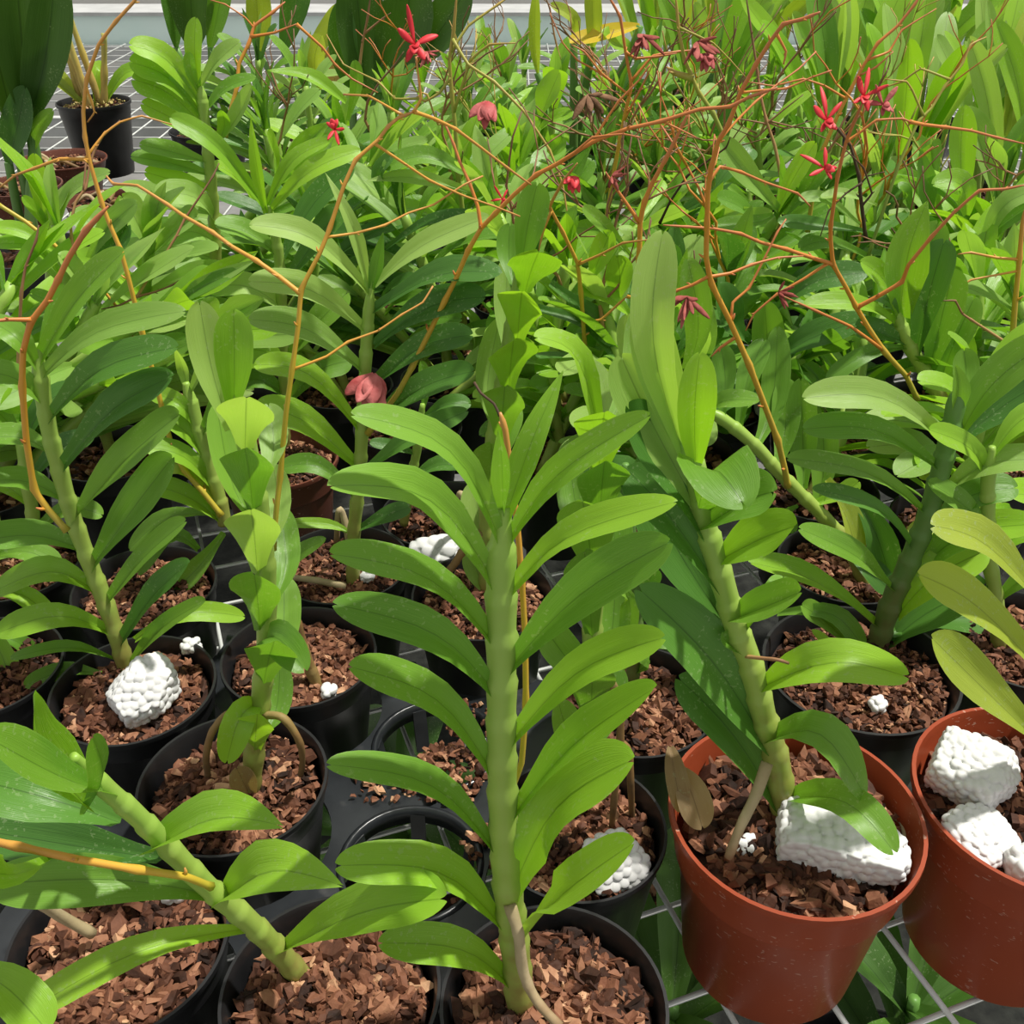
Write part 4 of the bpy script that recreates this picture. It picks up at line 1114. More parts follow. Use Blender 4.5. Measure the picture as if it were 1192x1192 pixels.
# traced plant of the upper left, leaves stacked like a fan
g = potted(0, 0, .112, 'orchid with a bright fan of stacked leaves pointing left, upper left', n=110, xyz=free_spot(at(250, 300, .95).x, .95, .112))
M4 = Plant(g, [(252, 330), (250, 270), (246, 215), (240, 160), (236, 120), (233, 100)], Y0=.95, r=(.0062, .0055))
M4.leaves([
 (234, 122, 195, 68, 150, 52, 32, 'b', {'d': (-.01, -.02)}), (234, 132, 195, 88, 150, 72, 34, 'b', {'d': (-.01, -.02)}), (237, 148, 198, 108, 153, 92, 36, 'b', {'d': (-.01, -.02)}),
 (242, 165, 205, 140, 164, 120, 28, 'b', {'d': (-.01, -.02)}), (245, 190, 205, 178, 162, 168, 24, 'm', {'d': (-.01, -.02)}), (247, 205, 200, 190, 152, 182, 24, 'm', {'d': (-.01, -.02)}),
 (248, 222, 210, 212, 168, 200, 26, 'b', {'d': (-.01, -.02)}), (232, 105, 226, 65, 228, 20, 22, 'b', {'d': (.0, .0)}), (233, 110, 222, 85, 220, 60, 14, 'b'),
 (235, 100, 252, 72, 280, 48, 24, 'p'), (238, 132, 262, 102, 298, 90, 20, 'm'), (244, 175, 275, 140, 293, 100, 26, 'p'), (246, 180, 262, 150, 258, 128, 16, 'b'),
 (250, 260, 228, 228, 180, 225, 34, 'p', {'d': (-.03, -.05)}), (252, 285, 225, 268, 182, 280, 34, 'p', {'d': (-.03, -.05)}), (252, 250, 215, 240, 140, 215, 30, 'p', {'d': (.0, .0)}),
 (250, 320, 240, 310, 205, 318, 36, 'p', {'d': (-.04, -.06)}), (248, 300, 200, 290, 150, 300, 34, 'p'), (250, 310, 215, 330, 165, 345, 34, 'p'),
])
def bowl(px, py, Y, D, label, style='browndull', hgt=.07, rim=.075):
    b = atz(px, py, rim)
    x, y = free_spot(b.x, b.y, D)
    root = potted(0, 0, D, label, rim=rim, style=style, n=120, s=1.6, xyz=(x, y), hgt=hgt, cat='bowl pot', name='bowl_pot')
    for i in range(7):
        a = R.uniform(0, 6.28); rr = D * .4
        c = Vector((x, y, rim - .01))
        p0 = c + Vector((math.cos(a), math.sin(a), 0)) * rr * .3
        p1 = c + Vector((math.cos(a), math.sin(a), .35)) * rr * .7
        p2 = c + Vector((math.cos(a + .5), math.sin(a + .5), .0)) * rr * 1.05
        tube('root', [p0, p1, p2], .004, .003, R.choice((M_ROOT, M_ROOTB)), root, 7, 4)
    return root
bowl(72, 185, 1.50, .17, 'rusty brown bowl of pale roots behind the tall upright leaf, upper left')
bowl(22, 215, 1.30, .15, 'rusty brown bowl at the left edge under the dark blades')
bowl(120, 232, 1.25, .13, 'small rusty bowl behind the pink-brown twig, left')
bowl(475, 175, 1.55, .19, 'dark reddish bowl with wet bark below the star-shaped red flower')
bowl(340, 150, 1.75, .18, 'bowl of thick pale roots under the arching leaf, left of centre')
A = {}
A['a'] = auto(66, 262, .86, 'orchid at the left edge with an upright narrow shoot, in front of the rusty bowls', az=10, c='bmp', canes=1, n=9)
leafs = Plant.__new__(Plant)
A['b'] = auto(112, 352, .80, 'orchid behind the orange left spike with pale crossing leaves', az=15, c='ppm')
A['c'] = auto(175, 275, .88, 'orchid left of the fan-leaved one, pale broad leaves drooping', az=-20, c='ppb', L=.12, W=.028)
A['d'] = auto(15, 330, .78, 'orchid cut by the left edge, bright leaves over the horizontal orange twig', az=30, c='bm')
A['e'] = auto(360, 250, 1.0, 'orchid behind the Y-shaped golden spike, mid-green leaves', az=20, c='mpd')
A['f'] = auto(470, 250, 1.02, 'orchid with greyish pointed leaves left of the long diagonal spike', az=-10, c='pmd')
A['g'] = auto(535, 210, 1.10, 'orchid under the vertical green spike, upper middle', az=40, c='mpb')
A['h'] = auto(660, 300, .86, 'orchid with short rounded bright leaves right of the long diagonal spike', az=25, c='bbm', L=.085, W=.028)
A['i'] = auto(705, 360, .80, 'orchid half covered by the long pale leaf of the thick cane, right of the middle', az=50, c='mdp', W=.026)
A['j'] = auto(780, 350, .84, 'orchid with pointed leaves under the dried flower cluster', az=70, c='mdp', W=.025)
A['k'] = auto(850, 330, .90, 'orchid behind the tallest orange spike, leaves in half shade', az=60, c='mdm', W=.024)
A['l'] = auto(905, 250, 1.02, 'orchid between the two tall orange spikes, bright forked crown', az=20, c='bmm', L=.13)
A['m'] = auto(985, 290, 1.0, 'orchid under the four red flowers, horizontal dark leaves', az=5, c='mdp')
A['n'] = auto(1140, 330, .92, 'orchid with a bright curled leaf near the right edge', az=45, c='bmp', W=.026)
A['o'] = auto(1185, 350, .90, 'orchid at the right edge behind the vertical golden spike', az=30, c='mp', W=.026)
A['p'] = auto(1150, 470, .74, 'orchid behind the dark slanting cane, pale leaves at the right edge', az=20, c='pyb', W=.026)
A['q'] = auto(60, 268, .98, 'orchid with one tall upright leaf in front of the dark-leaved plant', az=0, n=6, c='bp', L=.08, canes=1)
A['r'] = auto(310, 150, 1.18, 'orchid right of the bright fan, bluish-green leaves', az=15, c='pmd')
A['s'] = auto(400, 165, 1.22, 'orchid beneath the small red bloom with a long arching leaf', az=10, c='mpb')
A['t'] = auto(455, 130, 1.35, 'orchid below the star-shaped red flower', az=30, c='mp')
A['u'] = auto(600, 190, 1.25, 'orchid with bright folded leaves above the crossing of the spikes', az=50, c='bmp', W=.028)
A['v'] = auto(645, 110, 1.45, 'orchid with one big bright leaf in front of the grey debris', az=70, n=10, c='bmp', W=.030)
A['w'] = auto(700, 200, 1.22, 'orchid beneath the tangle of dry twigs, centre back', az=20, c='mdp')
A['x'] = auto(765, 200, 1.20, 'orchid right of the dry tangle with rounded leaves', az=40, c='mpd', W=.027)
A['y'] = auto(830, 190, 1.25, 'orchid with rounded dark leaf left of the tallest spike', az=60, c='mdp', W=.030)
A['z'] = auto(880, 150, 1.40, 'orchid behind the spiky dark twig star', az=0, c='mpb')
A['A'] = auto(950, 180, 1.35, 'orchid behind the two left red flowers', az=25, c='mpd')
A['B'] = auto(1020, 215, 1.25, 'orchid right of the red flowers with leaves in shade', az=50, c='mdp', W=.026)
A['C'] = auto(1090, 220, 1.22, 'orchid with a single tall blade right of the red flowers', az=80, c='mbp', W=.028)
A['D'] = auto(1165, 230, 1.15, 'orchid with long pale leaves sweeping to the right edge', az=10, c='pbm', L=.15, W=.028)
A['E'] = auto(540, 120, 1.55, 'orchid behind the drooping red flower', az=30, c='mp')
A['F'] = auto(590, 95, 1.70, 'orchid with a pale upright crown before the teal rail', az=60, c='pmb')
A['G'] = auto(720, 120, 1.55, 'orchid behind the dry tangle, under the golden leaf', az=10, c='pmd')
A['H'] = auto(800, 110, 1.60, 'orchid behind the dangling dried pink flower', az=40, c='mp')
A['I'] = auto(355, 100, 1.55, 'orchid above the small red bloom, back row', az=20, c='pmd')
A['J'] = auto(900, 90, 1.75, 'orchid in the back row under the leaning orange twigs', az=70, c='pm')

for k, (x, y_, Y, lab) in enumerate(((300, 70, 1.9, 'orchid in the far rows above the bluish one, left of the dark blades'), (490, 95, 1.9, 'orchid in the far rows between the star-shaped flower and the teal rail'),
        (560, 70, 2.3, 'orchid in the farthest row nearest to the teal rail'), (610, 75, 2.1, 'orchid in the far rows left of the golden leaf, by grey debris'), (680, 85, 2.0, 'orchid in the far rows right under the golden leaf'),
        (760, 75, 2.0, 'orchid in the far rows between golden leaf and dangling pink flower'), (850, 75, 2.0, 'orchid in the far rows behind the spiky dark twig star'), (430, 190, 1.12, 'orchid with leaves crossing behind the golden Y spike tip'),
        (330, 200, 1.08, 'orchid filling the space right of the bright fan'), (580, 250, 1.0, 'orchid squeezed behind the cupped leaves of the centre cane'), (750, 260, 1.02, 'orchid under the thick orange centre-right spike'), (820, 260, 1.05, 'orchid left of the tallest spike, lower back row'), (1065, 290, 1.02, 'orchid behind the half-shaded upright leaves'), (205, 350, .76, 'orchid under the fan, pale leaves toward the stacked-leaf cane'), (1010, 390, .86, 'orchid left of the half-shaded upright leaves'))):
    auto(x, y_, Y, lab, az=(k * 47) % 180, n=16 if Y < 1.5 else 13, c='mpb' if k % 3 else 'mdp', canes=2 if Y < 1.5 else 3, L=.13 if Y < 1.5 else .15)

# traced extra leaves on some of those plants
def lv(root, L, Y):
    for q in L:
        x0, y0, x1, y1, x2, y2, w, c = q[:8]
        k = q[8] if len(q) > 8 else 'strap'
        P0, P1, P2 = at(x0, y0, Y), at(x1, y1, Y - .005), at(x2, y2, Y - .01)
        leaf(root, P0, P1, P2, w * depth(P1) / F, c, R.uniform(-10, 10), k)
lv(A['q'], [(52, 260, 45, 220, 40, 178, 20, 'b'), (58, 270, 45, 250, 26, 228, 14, 'b'), (64, 275, 80, 225, 128, 200, 24, 'p')], .98)
lv(A['a'], [(72, 300, 30, 270, -10, 265, 20, 'b'), (70, 320, 40, 285, -10, 285, 22, 'b'), (105, 300, 125, 265, 160, 235, 26, 'p'), (118, 320, 130, 290, 150, 260, 40, 'd')], .84)
lv(A['l'], [(905, 245, 870, 205, 835, 160, 30, 'p'), (905, 245, 925, 205, 950, 165, 24, 'b'), (915, 250, 945, 215, 960, 175, 24, 'm'), (900, 250, 880, 260, 830, 262, 20, 'm')], .98)
lv(A['n'], [(1125, 250, 1120, 212, 1085, 215, 30, 'b', 'oval'), (1140, 300, 1165, 240, 1210, 220, 26, 'p'), (1135, 290, 1160, 265, 1210, 230, 26, 'm'), (1150, 330, 1200, 300, 1210, 280, 26, 'm')], .95)
lv(A['C'], [(1080, 245, 1076, 210, 1072, 172, 26, 'm', 'point'), (1060, 245, 1052, 225, 1048, 220, 22, 'm'), (1120, 225, 1118, 175, 1122, 122, 32, 'b', 'oval')], 1.15)
lv(A['v'], [(630, 135, 640, 110, 652, 82, 32, 'b', 'oval'), (630, 150, 645, 138, 668, 132, 20, 'b'), (640, 180, 650, 170, 655, 158, 26, 'b', 'oval')], 1.2)
lv(A['h'], [(690, 320, 702, 290, 712, 268, 28, 'b', 'oval'), (720, 345, 722, 320, 718, 296, 32, 'b', 'oval'), (735, 370, 710, 345, 675, 336, 26, 'b'), (735, 300, 705, 265, 678, 240, 18, 'm'), (735, 275, 740, 268, 720, 266, 14, 'p'), (640, 330, 690, 370, 720, 400, 30, 'd'), (625, 360, 690, 380, 730, 420, 30, 'd')], .80)
lv(A['i'], [(735, 470, 728, 400, 730, 365, 26, 'p'), (800, 430, 815, 380, 800, 300, 34, 'm'), (760, 400, 790, 330, 800, 288, 16, 'm', 'point'), (700, 560, 720, 540, 770, 600, 36, 'd')], .72)
lv(A['k'], [(870, 400, 850, 375, 838, 330, 40, 'd'), (880, 320, 890, 290, 880, 285, 18, 'm'), (900, 420, 940, 395, 1010, 370, 36, 'd'), (905, 360, 950, 325, 1010, 318, 34, 'd'), (900, 470, 895, 420, 890, 350, 38, 'm'), (830, 460, 822, 420, 818, 390, 18, 'd')], .84)
lv(A['m'], [(1010, 300, 960, 280, 930, 290, 22, 'm'), (1005, 270, 950, 262, 905, 258, 20, 'd'), (1000, 262, 960, 230, 930, 232, 16, 'p'), (1020, 240, 985, 225, 955, 230, 14, 'p')], .95)
lv(A['f'], [(550, 225, 480, 205, 425, 211, 18, 'p', 'point'), (560, 215, 500, 180, 445, 195, 26, 'm'), (450, 290, 500, 255, 560, 250, 16, 'd'), (445, 230, 440, 200, 460, 180, 20, 'd')], 1.0)
lv(A['s'], [(402, 120, 360, 88, 310, 82, 20, 'b', 'point'), (400, 150, 378, 160, 350, 180, 18, 'p'), (405, 140, 415, 100, 412, 70, 16, 'm')], 1.15)

# ---- broad, upright leaved plants at the back right
def broad(px, py, Y, label, n=6, L=.19, W=.038, c='mpd', D=.12, style='black', spread=26, canes='green', kind='oval', chipn=60, group=None, gx=None):
    b = at(px, py, Y)
    x, y = free_spot(b.x, b.y, D + .001)
    root = potted(0, 0, D, label, style=style, n=chipn, s=1.4, xyz=(x, y), group=group, cat='potted plant', name='broad_leaf_plant')
    for i in range(n):
        a = R.uniform(0, 6.28)
        tilt = rad(R.uniform(4, spread))
        d = Vector((math.cos(a), math.sin(a), 0))
        p = Vector((x, y, .085)) + d * R.uniform(.005, D * .3)
        hgt = max(.04, b.z - .085) * R.uniform(.75, 1.1)
        q = p + d * math.tan(tilt) * hgt * .5 + Vector((0, 0, hgt))
        tube('pseudobulb', [p, p.lerp(q, .5) + d * .004, q], .0075, .004, M_CANE if canes == 'green' else M_CANEY, root, 8, 4)
        l = L * R.uniform(.8, 1.15)
        dd = (d * math.sin(tilt * 1.4) + Vector((0, 0, math.cos(tilt * 1.4)))).normalized()
        leaf(root, q - Vector((0, 0, .004)), q + dd * l * .52, q + (dd + d * .12).normalized() * l, W * R.uniform(.85, 1.15), R.choice(c), R.uniform(-15, 15), kind, -d * .6 + Vector((R.uniform(-.4, .4), -.8, .2)), .35)
    return root
BL = [(955, 110, 1.75, 'broad-leaved plant behind the star-shaped red flower at right'), (1010, 95, 1.9, 'broad-leaved plant with a pale blade under the leaning orange twigs at right'),
 (1060, 150, 1.5, 'broad-leaved plant with shaded round-tipped leaves, right of the red flowers'), (1090, 130, 1.7, 'broad-leaved plant with tall grey-green blade in the upper right'), (1130, 120, 1.75, 'broad-leaved plant with the tallest blades in the upper right'),
 (1165, 150, 1.6, 'broad-leaved plant next to the white stake at the right'), (1195, 130, 1.7, 'broad-leaved plant at the right edge with a silvery oval leaf'), (1040, 60, 2.2, 'broad-leaved plant in the far row, yellow-green blades upper right'),
 (1100, 50, 2.3, 'broad-leaved plant in the far row with a long slanting bright blade'), (1170, 70, 2.2, 'broad-leaved plant in the far row by the pale wall corner'), (980, 40, 2.3, 'broad-leaved plant in the far row left of the slanting bright blade'),
 (1185, 200, 1.35, 'broad-leaved plant at the right edge above the long sweeping leaves'), (1110, 190, 1.4, 'broad-leaved plant behind the single tall blade at right'), (985, 100, 1.62, 'broad-leaved plant between the leaning orange twigs and the red flowers'), (870, 70, 1.8, 'broad-leaved plant around the upper end of the tallest spike'), (900, 45, 2.2, 'broad-leaved plant in the far row behind the tallest spike tip'),
 (840, 60, 2.1, 'broad-leaved plant in the far row, yellowish, behind the dried pink flower'), (770, 40, 2.3, 'yellow-green plant in the far row right of the golden leaf')]
for i, (x, y_, Y, lab) in enumerate(BL):
    far = Y > 2
    broad(x, y_, Y, lab, n=7 if not far else 9, L=.17 if not far else .20, W=.036, c='mpypb' if not far else 'yybp', spread=24 if not far else 30)
st = tube('plant_stake', [at(1148, 170, 1.55), at(1150, 140, 1.55), at(1146, 115, 1.55)], .006, .009, M_FOAM, None, 8, 4)
st.parent = None
tag(st, 'crumpled white plastic stake among broad leaves at the right', 'stake')

# ---- dark big-leaved plants, far bowls and the far potted cane plant
def big(px, pyb, Y, leaves, label, D=.16, style='black'):
    b = at(px, pyb, Y)
    x, y = free_spot(b.x, b.y, D + .002)
    root = potted(0, 0, D, label, style=style, n=80, s=1.6, xyz=(x, y), cat='potted plant', name='dark_leaf_plant')
    for q in leaves:
        x0, y0, x1, y1, x2, y2, w, c = q[:8]
        P0, P1, P2 = at(x0, y0, Y), at(x1, y1, Y - .01), at(x2, y2, Y - .02)
        g0 = Vector((x + R.uniform(-.03, .03), y + R.uniform(-.03, .03), .085))
        tube('leaf_stalk', [g0, g0.lerp(P0, .5) + Vector((0, 0, .01)), P0], .008, .006, M_CANED, root, 8, 4)
        leaf(root, P0, P1, P2, w * depth(P1) / F, c, R.uniform(-12, 12), 'oval', None, .3)
    return root
big(25, 215, 1.45, [(30, 130, 25, 40, 15, -60, 62, 'k'), (35, 140, 55, 60, 65, -40, 50, 'k'), (15, 140, -5, 60, -20, -30, 60, 'k'), (10, 190, 20, 150, 30, 100, 36, 'd'), (38, 175, 46, 150, 62, 128, 20, 'm')], 'tall plant with huge dark green blades in the upper left corner')
big(230, 70, 2.2, [(225, 55, 222, 0, 220, -60, 52, 'k'), (245, 55, 255, 10, 262, -40, 26, 'm'), (205, 55, 200, 20, 190, -20, 20, 'd')], 'dark-leaved plant behind the bright fan, cut by the top edge')
big(440, 100, 1.85, [(425, 110, 420, 40, 412, -40, 58, 'k'), (445, 100, 470, 40, 480, -30, 62, 'k'), (475, 80, 510, 40, 545, -15, 48, 'k'), (410, 105, 400, 60, 398, 0, 34, 'd')], 'plant with large dark blades behind the star-shaped red flower')
big(340, 60, 2.3, [(300, 60, 300, 20, 296, -30, 30, 'y'), (330, 60, 345, 10, 350, -40, 34, 'd'), (365, 70, 380, 40, 400, 5, 26, 'y')], 'yellow-green plant with pink-rimmed pot at the top edge left of centre', style='browndull')
big(390, 75, 2.0, [(372, 105, 365, 70, 375, 40, 28, 'y'), (385, 110, 392, 80, 388, 50, 26, 'x'), (360, 110, 340, 100, 318, 112, 20, 'b')], 'plant with mottled yellowing leaves between the dark blades and the bright fan')
big(645, 60, 1.75, [(626, 85, 622, 45, 624, -10, 14, 'y'), (668, 45, 668, 20, 640, 5, 16, 'y'), (690, 55, 690, 20, 688, -20, 22, 'y'), (745, 30, 705, 40, 660, 48, 22, 'g'), (735, 60, 715, 50, 700, 38, 30, 'b')], 'plant with a fallen-over golden yellow leaf at the top right of centre')
big(800, 30, 2.6, [(780, 50, 775, 10, 770, -30, 26, 'y'), (800, 40, 810, 0, 815, -40, 28, 'y'), (830, 40, 850, 10, 860, -30, 24, 'b')], 'yellow-green plant at the top edge right of the golden leaf')
b = at(105, 100, 2.25)
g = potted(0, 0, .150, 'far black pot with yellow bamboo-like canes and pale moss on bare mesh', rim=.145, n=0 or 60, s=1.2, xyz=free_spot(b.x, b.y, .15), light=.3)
POTX = g['_c']
for (dx, dy, lx, h) in ((-.03, .01, -.01, .22), (-.01, .0, -.05, .26), (.01, .01, -.03, .20), (.0, -.02, -.02, .16), (.02, .0, .03, .14)):
    p = Vector((POTX[0] + dx, POTX[1] + dy, POTX[2]))
    tube('cane', [p, p + Vector((lx * .5, 0, h * .5)), p + Vector((lx, 0, h))], .008, .006, M_CANEY, g, 8, 6, wob=.3)
for (a, l, c) in ((170, .15, 'b'), (150, .13, 'y'), (20, .12, 'b'), (80, .10, 'b'), (200, .14, 'y')):
    d = Vector((math.cos(rad(a)), math.sin(rad(a)) * .3, 0)); p = Vector(POTX) + d * .02
    leaf(g, p, p + d * l * .5 + Vector((0, 0, .07)), p + d * l + Vector((0, 0, .06)), .035, c)
mv, mf, mt = chips(POTX[0], POTX[1], .062, POTX[2] + .004, 160, .9, dome=.008)
mo = mesh_obj('moss', mv.tolist(), mf.tolist(), M_MOSS, g, smooth=False); mo['kind'] = 'stuff'

# ---- more flower spikes on the rear orchids
FL = spike(A['g'], [(545, 330), (540, 260), (533, 200), (530, 150), (526, 110), (523, 70), (528, 35), (532, -10)], 1.02, 1.02, 4.2, M_SPIKEG, [
 ([(525, 90), (512, 108), (495, 118), (485, 112)], 1.02, 1.02, 2.6), ([(527, 140), (510, 145), (497, 110), (478, 105)], 1.02, 1.02, 2.2), ([(522, 60), (545, 30), (580, 5), (600, -10)], 1.02, 1.05, 2.6),
 ([(524, 45), (545, 75), (575, 95), (610, 130), (640, 175), (655, 215), (662, 260)], 1.02, .95, 2.8), ([(535, 130), (548, 70), (570, 52), (600, 50)], 1.02, 1.0, 2.6), ([(480, 130), (460, 115), (440, 95), (400, 75), (380, 40)], 1.05, 1.1, 2)])
flower(FL, 497, 60, 1.03, 24, 'dry', M_PINK, 10, 'wilted_flower')
FL = spike(A['h'], [(683, 440), (680, 390), (676, 340), (672, 306), (655, 270), (640, 241), (655, 212), (672, 190)], .80, .72, 4, M_SPIKEY, [([(675, 308), (700, 296), (725, 283), (755, 279)], .78, .74, 2.6), ([(640, 241), (628, 240), (615, 240)], .74, .74, 3), ([(640, 246), (632, 270), (627, 292)], .74, .74, 2.5), ([(680, 375), (700, 372), (722, 352), (730, 345)], .79, .78, 2.6), ([(730, 345), (755, 350), (745, 352)], .78, .77, 2.5)])
FL = spike(A['i'], [(738, 366), (741, 330), (744, 300), (745, 260), (750, 235), (760, 212), (775, 185), (790, 155), (802, 130)], .78, .78, 5, M_SPIKE, [([(744, 260), (728, 235), (712, 212), (705, 200)], .78, .78, 3.2)])
flower(FL, 712, 205, .78, 22, 'dry', M_DRYRED, 60, 'dried_flower')
FL = spike(A['w'], [(705, 260), (712, 215), (722, 160), (728, 130), (735, 100), (728, 60), (722, 20), (705, -10)], 1.1, 1.1, 3.6, M_SPIKE, [
 ([(728, 110), (700, 85), (680, 60), (665, 52)], 1.1, 1.1, 2), ([(735, 95), (760, 65), (790, 60), (810, 58)], 1.1, 1.12, 2.4), ([(725, 140), (745, 105), (760, 75)], 1.1, 1.1, 2.4), ([(720, 62), (740, 68), (765, 66), (788, 62)], 1.1, 1.1, 2.6), ([(712, 95), (690, 80), (672, 70), (655, 50), (640, 15)], 1.1, 1.1, 1.8)])
flower(FL, 748, 40, 1.1, 34, 'dry', M_DRYRED, -20, 'dried_flower'); flower(FL, 685, 110, 1.08, 44, 'dry', M_BROWNDRY, 0, 'dried_flower')
FL = spike(A['H'], [(860, 200), (845, 165), (830, 132), (812, 105), (797, 70), (790, 35), (786, -10)], 1.05, 1.05, 4.2, M_SPIKEG, [([(798, 95), (785, 85), (776, 78)], 1.05, 1.05, 6), ([(805, 30), (830, 50), (850, 70), (868, 90)], 1.05, 1.05, 1.6)])
flower(FL, 812, 48, 1.05, 40, 'dry', M_DRYRED, 30, 'dried_flower'); flower(FL, 822, 62, 1.05, 22, 'droop', M_PINK, 5, 'wilted_flower')
FL = spike(A['A'], [(940, 270), (948, 215), (958, 175), (975, 135), (990, 105), (1003, 80), (1022, 50), (1045, 30), (1065, 5), (1075, -12)], .98, 1.0, 3.6, M_SPIKE, [([(1010, 70), (1035, 60), (1050, 35), (1090, 10)], 1.0, 1.02, 2.2), ([(1003, 80), (1000, 88), (1020, 78), (1040, 60)], 1.0, 1.0, 2.2), ([(985, 115), (960, 100), (935, 92), (900, 100), (870, 95)], .98, .98, 2)])
FL = spike(A['B'], [(1010, 300), (1030, 240), (1045, 195), (1058, 165), (1070, 140), (1085, 125), (1100, 100), (1120, 75), (1130, 52), (1148, 43)], .95, 1.0, 2.8, M_SPIKEG, [([(1070, 130), (1062, 105), (1055, 95), (1030, 92)], .98, .98, 2), ([(1090, 80), (1072, 80), (1050, 95), (1035, 100), (1010, 110)], .98, 1.0, 2)])
FL = spike(A['m'], [(1008, 280), (1002, 230), (1000, 205), (990, 170), (975, 150), (960, 140)], .88, .9, 3.2, M_DARKTWIG, [([(1002, 215), (1010, 205), (1030, 200)], .88, .88, 1.6), ([(1002, 212), (985, 225), (965, 245), (955, 275)], .88, .86, 1.8), ([(1000, 240), (1015, 225), (1005, 195), (985, 175)], .88, .88, 2)], 'dry_spike')
FL = spike(A['z'], [(910, 210), (902, 170), (892, 140), (885, 110), (882, 85), (875, 40), (868, -8)], 1.15, 1.2, 2.8, M_SPIKEB, [([(892, 145), (870, 140), (856, 138)], 1.15, 1.15, 1.6), ([(892, 145), (912, 128), (935, 110)], 1.15, 1.15, 1.6), ([(892, 142), (915, 150), (945, 140)], 1.15, 1.15, 1.6), ([(892, 140), (925, 148), (955, 150)], 1.15, 1.15, 1.6), ([(892, 148), (880, 160), (850, 148)], 1.15, 1.15, 1.4)], 'dry_spike')
FL = spike(A['o'], [(1178, 402), (1182, 350), (1187, 300), (1190, 262), (1194, 240)], .84, .84, 5, M_SPIKEY, [([(1186, 302), (1160, 300), (1130, 294), (1115, 296)], .84, .84, 2.6), ([(1183, 315), (1160, 320), (1130, 326), (1112, 338), (1102, 350)], .84, .83, 2)])
FL = spike(A['p'], [(1176, 402), (1150, 385), (1130, 372), (1120, 365), (1112, 350), (1098, 350)], .80, .78, 2.4, M_SPIKEB, name='dry_spike')
FL = spike(A['b'], [(88, 300), (84, 280), (82, 262), (88, 235), (100, 218), (104, 195), (110, 175), (122, 155), (140, 140)], .80, .86, 2.6, M_SPIKEB, [([(98, 222), (100, 190), (105, 180)], .82, .84, 2)])
FL = spike(A['d'], [(-5, 236), (30, 258), (60, 282), (90, 310), (110, 325), (130, 350), (145, 368), (158, 400)], .82, .80, 3.4, M_SPIKEY)
FL = spike(A['c'], [(160, 345), (175, 320), (190, 300), (205, 275), (215, 255), (235, 225), (248, 205), (255, 190)], .80, .85, 2.4, M_SPIKEB, [([(160, 345), (180, 340), (200, 332), (220, 320)], .8, .8, 2), ([(160, 345), (140, 355), (118, 360)], .8, .8, 2)])
FL = spike(A['d'], [(20, 455), (22, 400), (25, 340), (30, 310), (42, 280), (45, 262)], .72, .74, 3, M_SPIKEB, name='dry_spike')
FL = spike(A['r'], [(262, 160), (268, 130), (276, 100), (278, 75), (290, 50), (296, 30), (318, 14), (332, 2)], 1.05, 1.1, 3.6, M_SPIKE, [([(295, 32), (285, 20), (262, 5), (245, 0)], 1.1, 1.1, 1.6), ([(296, 44), (320, 38), (345, 28)], 1.1, 1.1, 2.6), ([(355, 30), (375, 55), (390, 75), (410, 92), (440, 108)], 1.1, 1.1, 2.4)])
FL = spike(A['t'], [(462, 200), (465, 165), (470, 140), (490, 120)], 1.15, 1.1, 2, M_SPIKEB, [([(435, 160), (425, 140), (428, 118), (442, 95), (460, 75), (470, 60)], 1.15, 1.15, 2.4)], 'dry_spike')
FL = spike(A['I'], [(418, 80), (422, 50), (428, 20), (432, -10)], 1.3, 1.3, 2.4, M_SPIKEB, [([(428, 40), (445, 22), (455, 15)], 1.3, 1.3, 2)], 'dry_spike')
FL = spike(A['x'], [(768, 260), (780, 235), (800, 205), (820, 190), (845, 172), (850, 160)], .95, .92, 2.2, M_DARKTWIG, name='dry_spike')
FL = spike(A['G'], [(652, 70), (645, 40), (640, 10), (632, -10)], 1.45, 1.45, 1.8, M_SPIKEB, name='dry_spike')

# ---- random dry twigs on rear orchids
def twig(root, key, n=3, h=.12, m=None):
    me = root
    tops = [c for c in root.children if c.name.startswith('cane')]
    c = tops[0].data
    t = max((v.co for v in c.vertices), key=lambda v: v.z)
    p = Vector(WLOC[root.name]) + t
    V, Fc, A_ = [], [], []
    def walk(p, d, ln, r, a0, lev):
        path = [p]
        k = max(3, int(ln / .018))
        for i in range(k):
            d = (d + Vector((R.uniform(-.45, .45), R.uniform(-.3, .3), R.uniform(-.25, .28)))).normalized()
            path.append(path[-1] + d * (ln / k))
        tube_geo(path, [max(.0006, r * (1 - .6 * i / k)) for i in range(k + 1)], 5, V, Fc, A_, a0, 1)
        if lev < 2:
            for q in range(2 if lev else n):
                i = R.randrange(1, k)
                walk(path[i], (d + Vector((R.uniform(-1, 1), R.uniform(-.6, .6), R.uniform(-.1, .5)))).normalized(), ln * R.uniform(.35, .6), r * .6, .4, lev + 1)
    walk(p - Vector((0, 0, .03)), Vector((R.uniform(-.6, .6), R.uniform(-.3, .1), 1)), h * R.uniform(.8, 1.2), .0022 * R.uniform(.7, 1.0), 0, 0)
    mesh_obj('dry_spike', V, Fc, m or R.choice((M_SPIKE, M_SPIKEB, M_SPIKEB, M_SPIKEG)), root, attr=('along', A_))
for kx in 'ghiwxyzABCDlmkjuGHEFJtrn':
    twig(A[kx], kx, 4, .17)
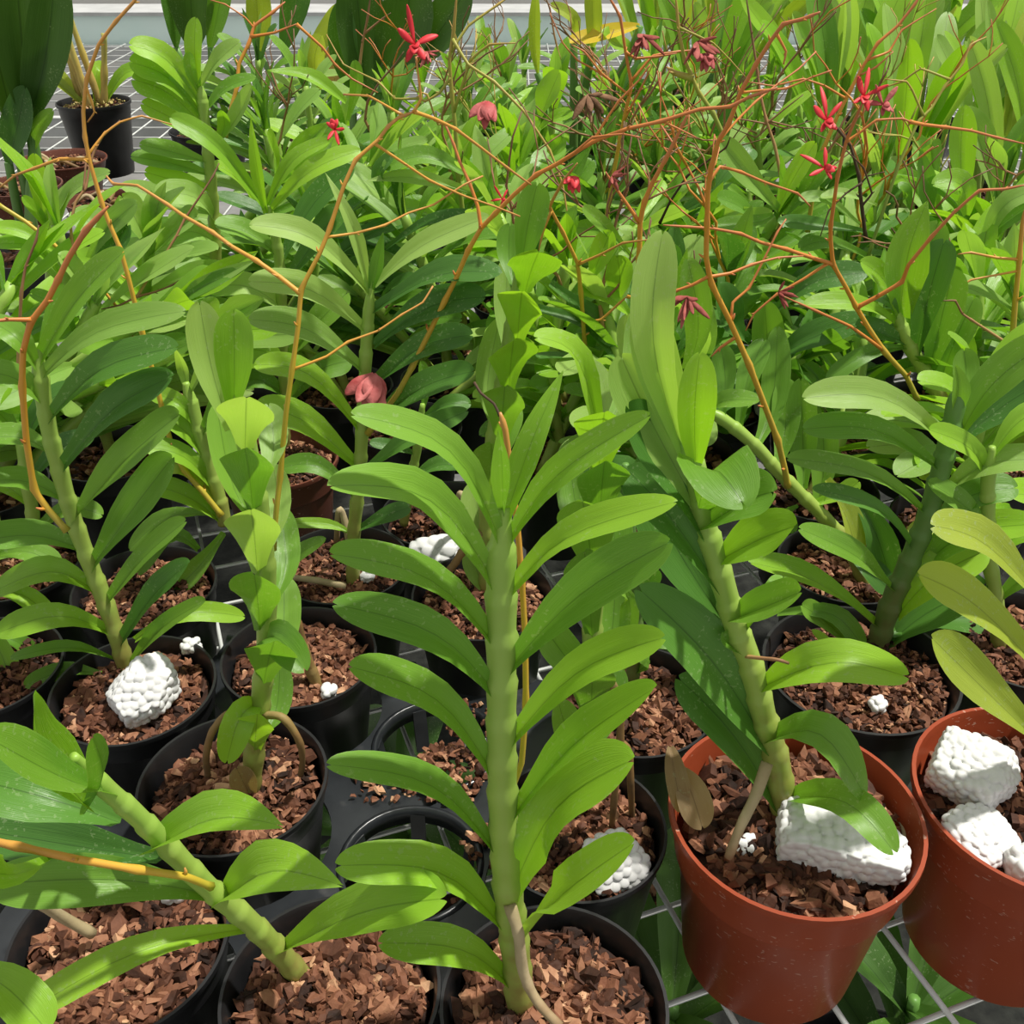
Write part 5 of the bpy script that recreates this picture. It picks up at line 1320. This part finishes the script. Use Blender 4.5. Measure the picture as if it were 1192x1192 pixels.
for kx in 'wxyGz': twig(A[kx], kx, 5, .2, M_SPIKEB)

# ---- shade plants growing under the bench
for i, (x, y_, lab) in enumerate(((1080, 1120, 'dark leafy plant under the mesh beneath the two brown pots'), (790, 1130, 'dark leafy plant under the mesh left of the front brown pot'), (470, 900, 'dark leafy plant seen through the empty tray holes'), (770, 820, 'dark leafy plant under the mesh behind the front brown pot'))):
    b = atz(x, y_, -.30)
    root = empty('shade_plant', (b.x, b.y, -.75), lab, 'plant')
    V, Fc = lathe(pot_profile(.11, .2, 'black'), 32)
    mesh_obj('pot', [v + Vector((b.x, b.y, -.75)) for v in V], Fc, M_BLACK, root)
    bark(root, b.x, b.y, .095, -.57, 60, 2)
    top = Vector((b.x, b.y, -.36))
    tube('cane', [Vector((b.x, b.y, -.57)), Vector((b.x + .01, b.y, -.46)), top], .008, .006, M_CANED, root)
    for k in range(12):
        a = k * 2.4 + R.uniform(-.3, .3)
        d = Vector((math.cos(a), math.sin(a), 0))
        p = Vector((b.x, b.y, -.50 + .012 * k))
        l = R.uniform(.16, .24)
        leaf(root, p, p + d * l * .5 + Vector((0, 0, .06)), p + d * l + Vector((0, 0, .02)), .055, R.choice('k'), 0, 'oval', Vector((0, 0, 1)))  # only the deepest leaf colour, standing in for the bench's shade on them

# ================================================================ light
w = bpy.data.worlds.new('sky')
bpy.context.scene.world = w
w.use_nodes = True
bg = w.node_tree.nodes['Background']
bg.inputs[0].default_value = (1.0, 0.99, 0.95, 1)
bg.inputs[1].default_value = 0.56
sl = bpy.data.lights.new('sun', 'SUN')
sl.energy = 5.1
sl.angle = rad(2.5)
sl.color = (1.0, 0.96, 0.88)
so = bpy.data.objects.new('sun', sl)
col.objects.link(so)
so.location = (1, 1, 3)
so.rotation_euler = Vector((.42, .12, 1.0)).to_track_quat('Z', 'Y').to_euler()
vs = bpy.context.scene.view_settings
vs.view_transform = 'Standard'
vs.look = 'None'
vs.gamma = 1
vs.exposure = 0.0
vs.use_curve_mapping = False
for o in col.objects:
    if '_c' in o: del o['_c'], o['_r']
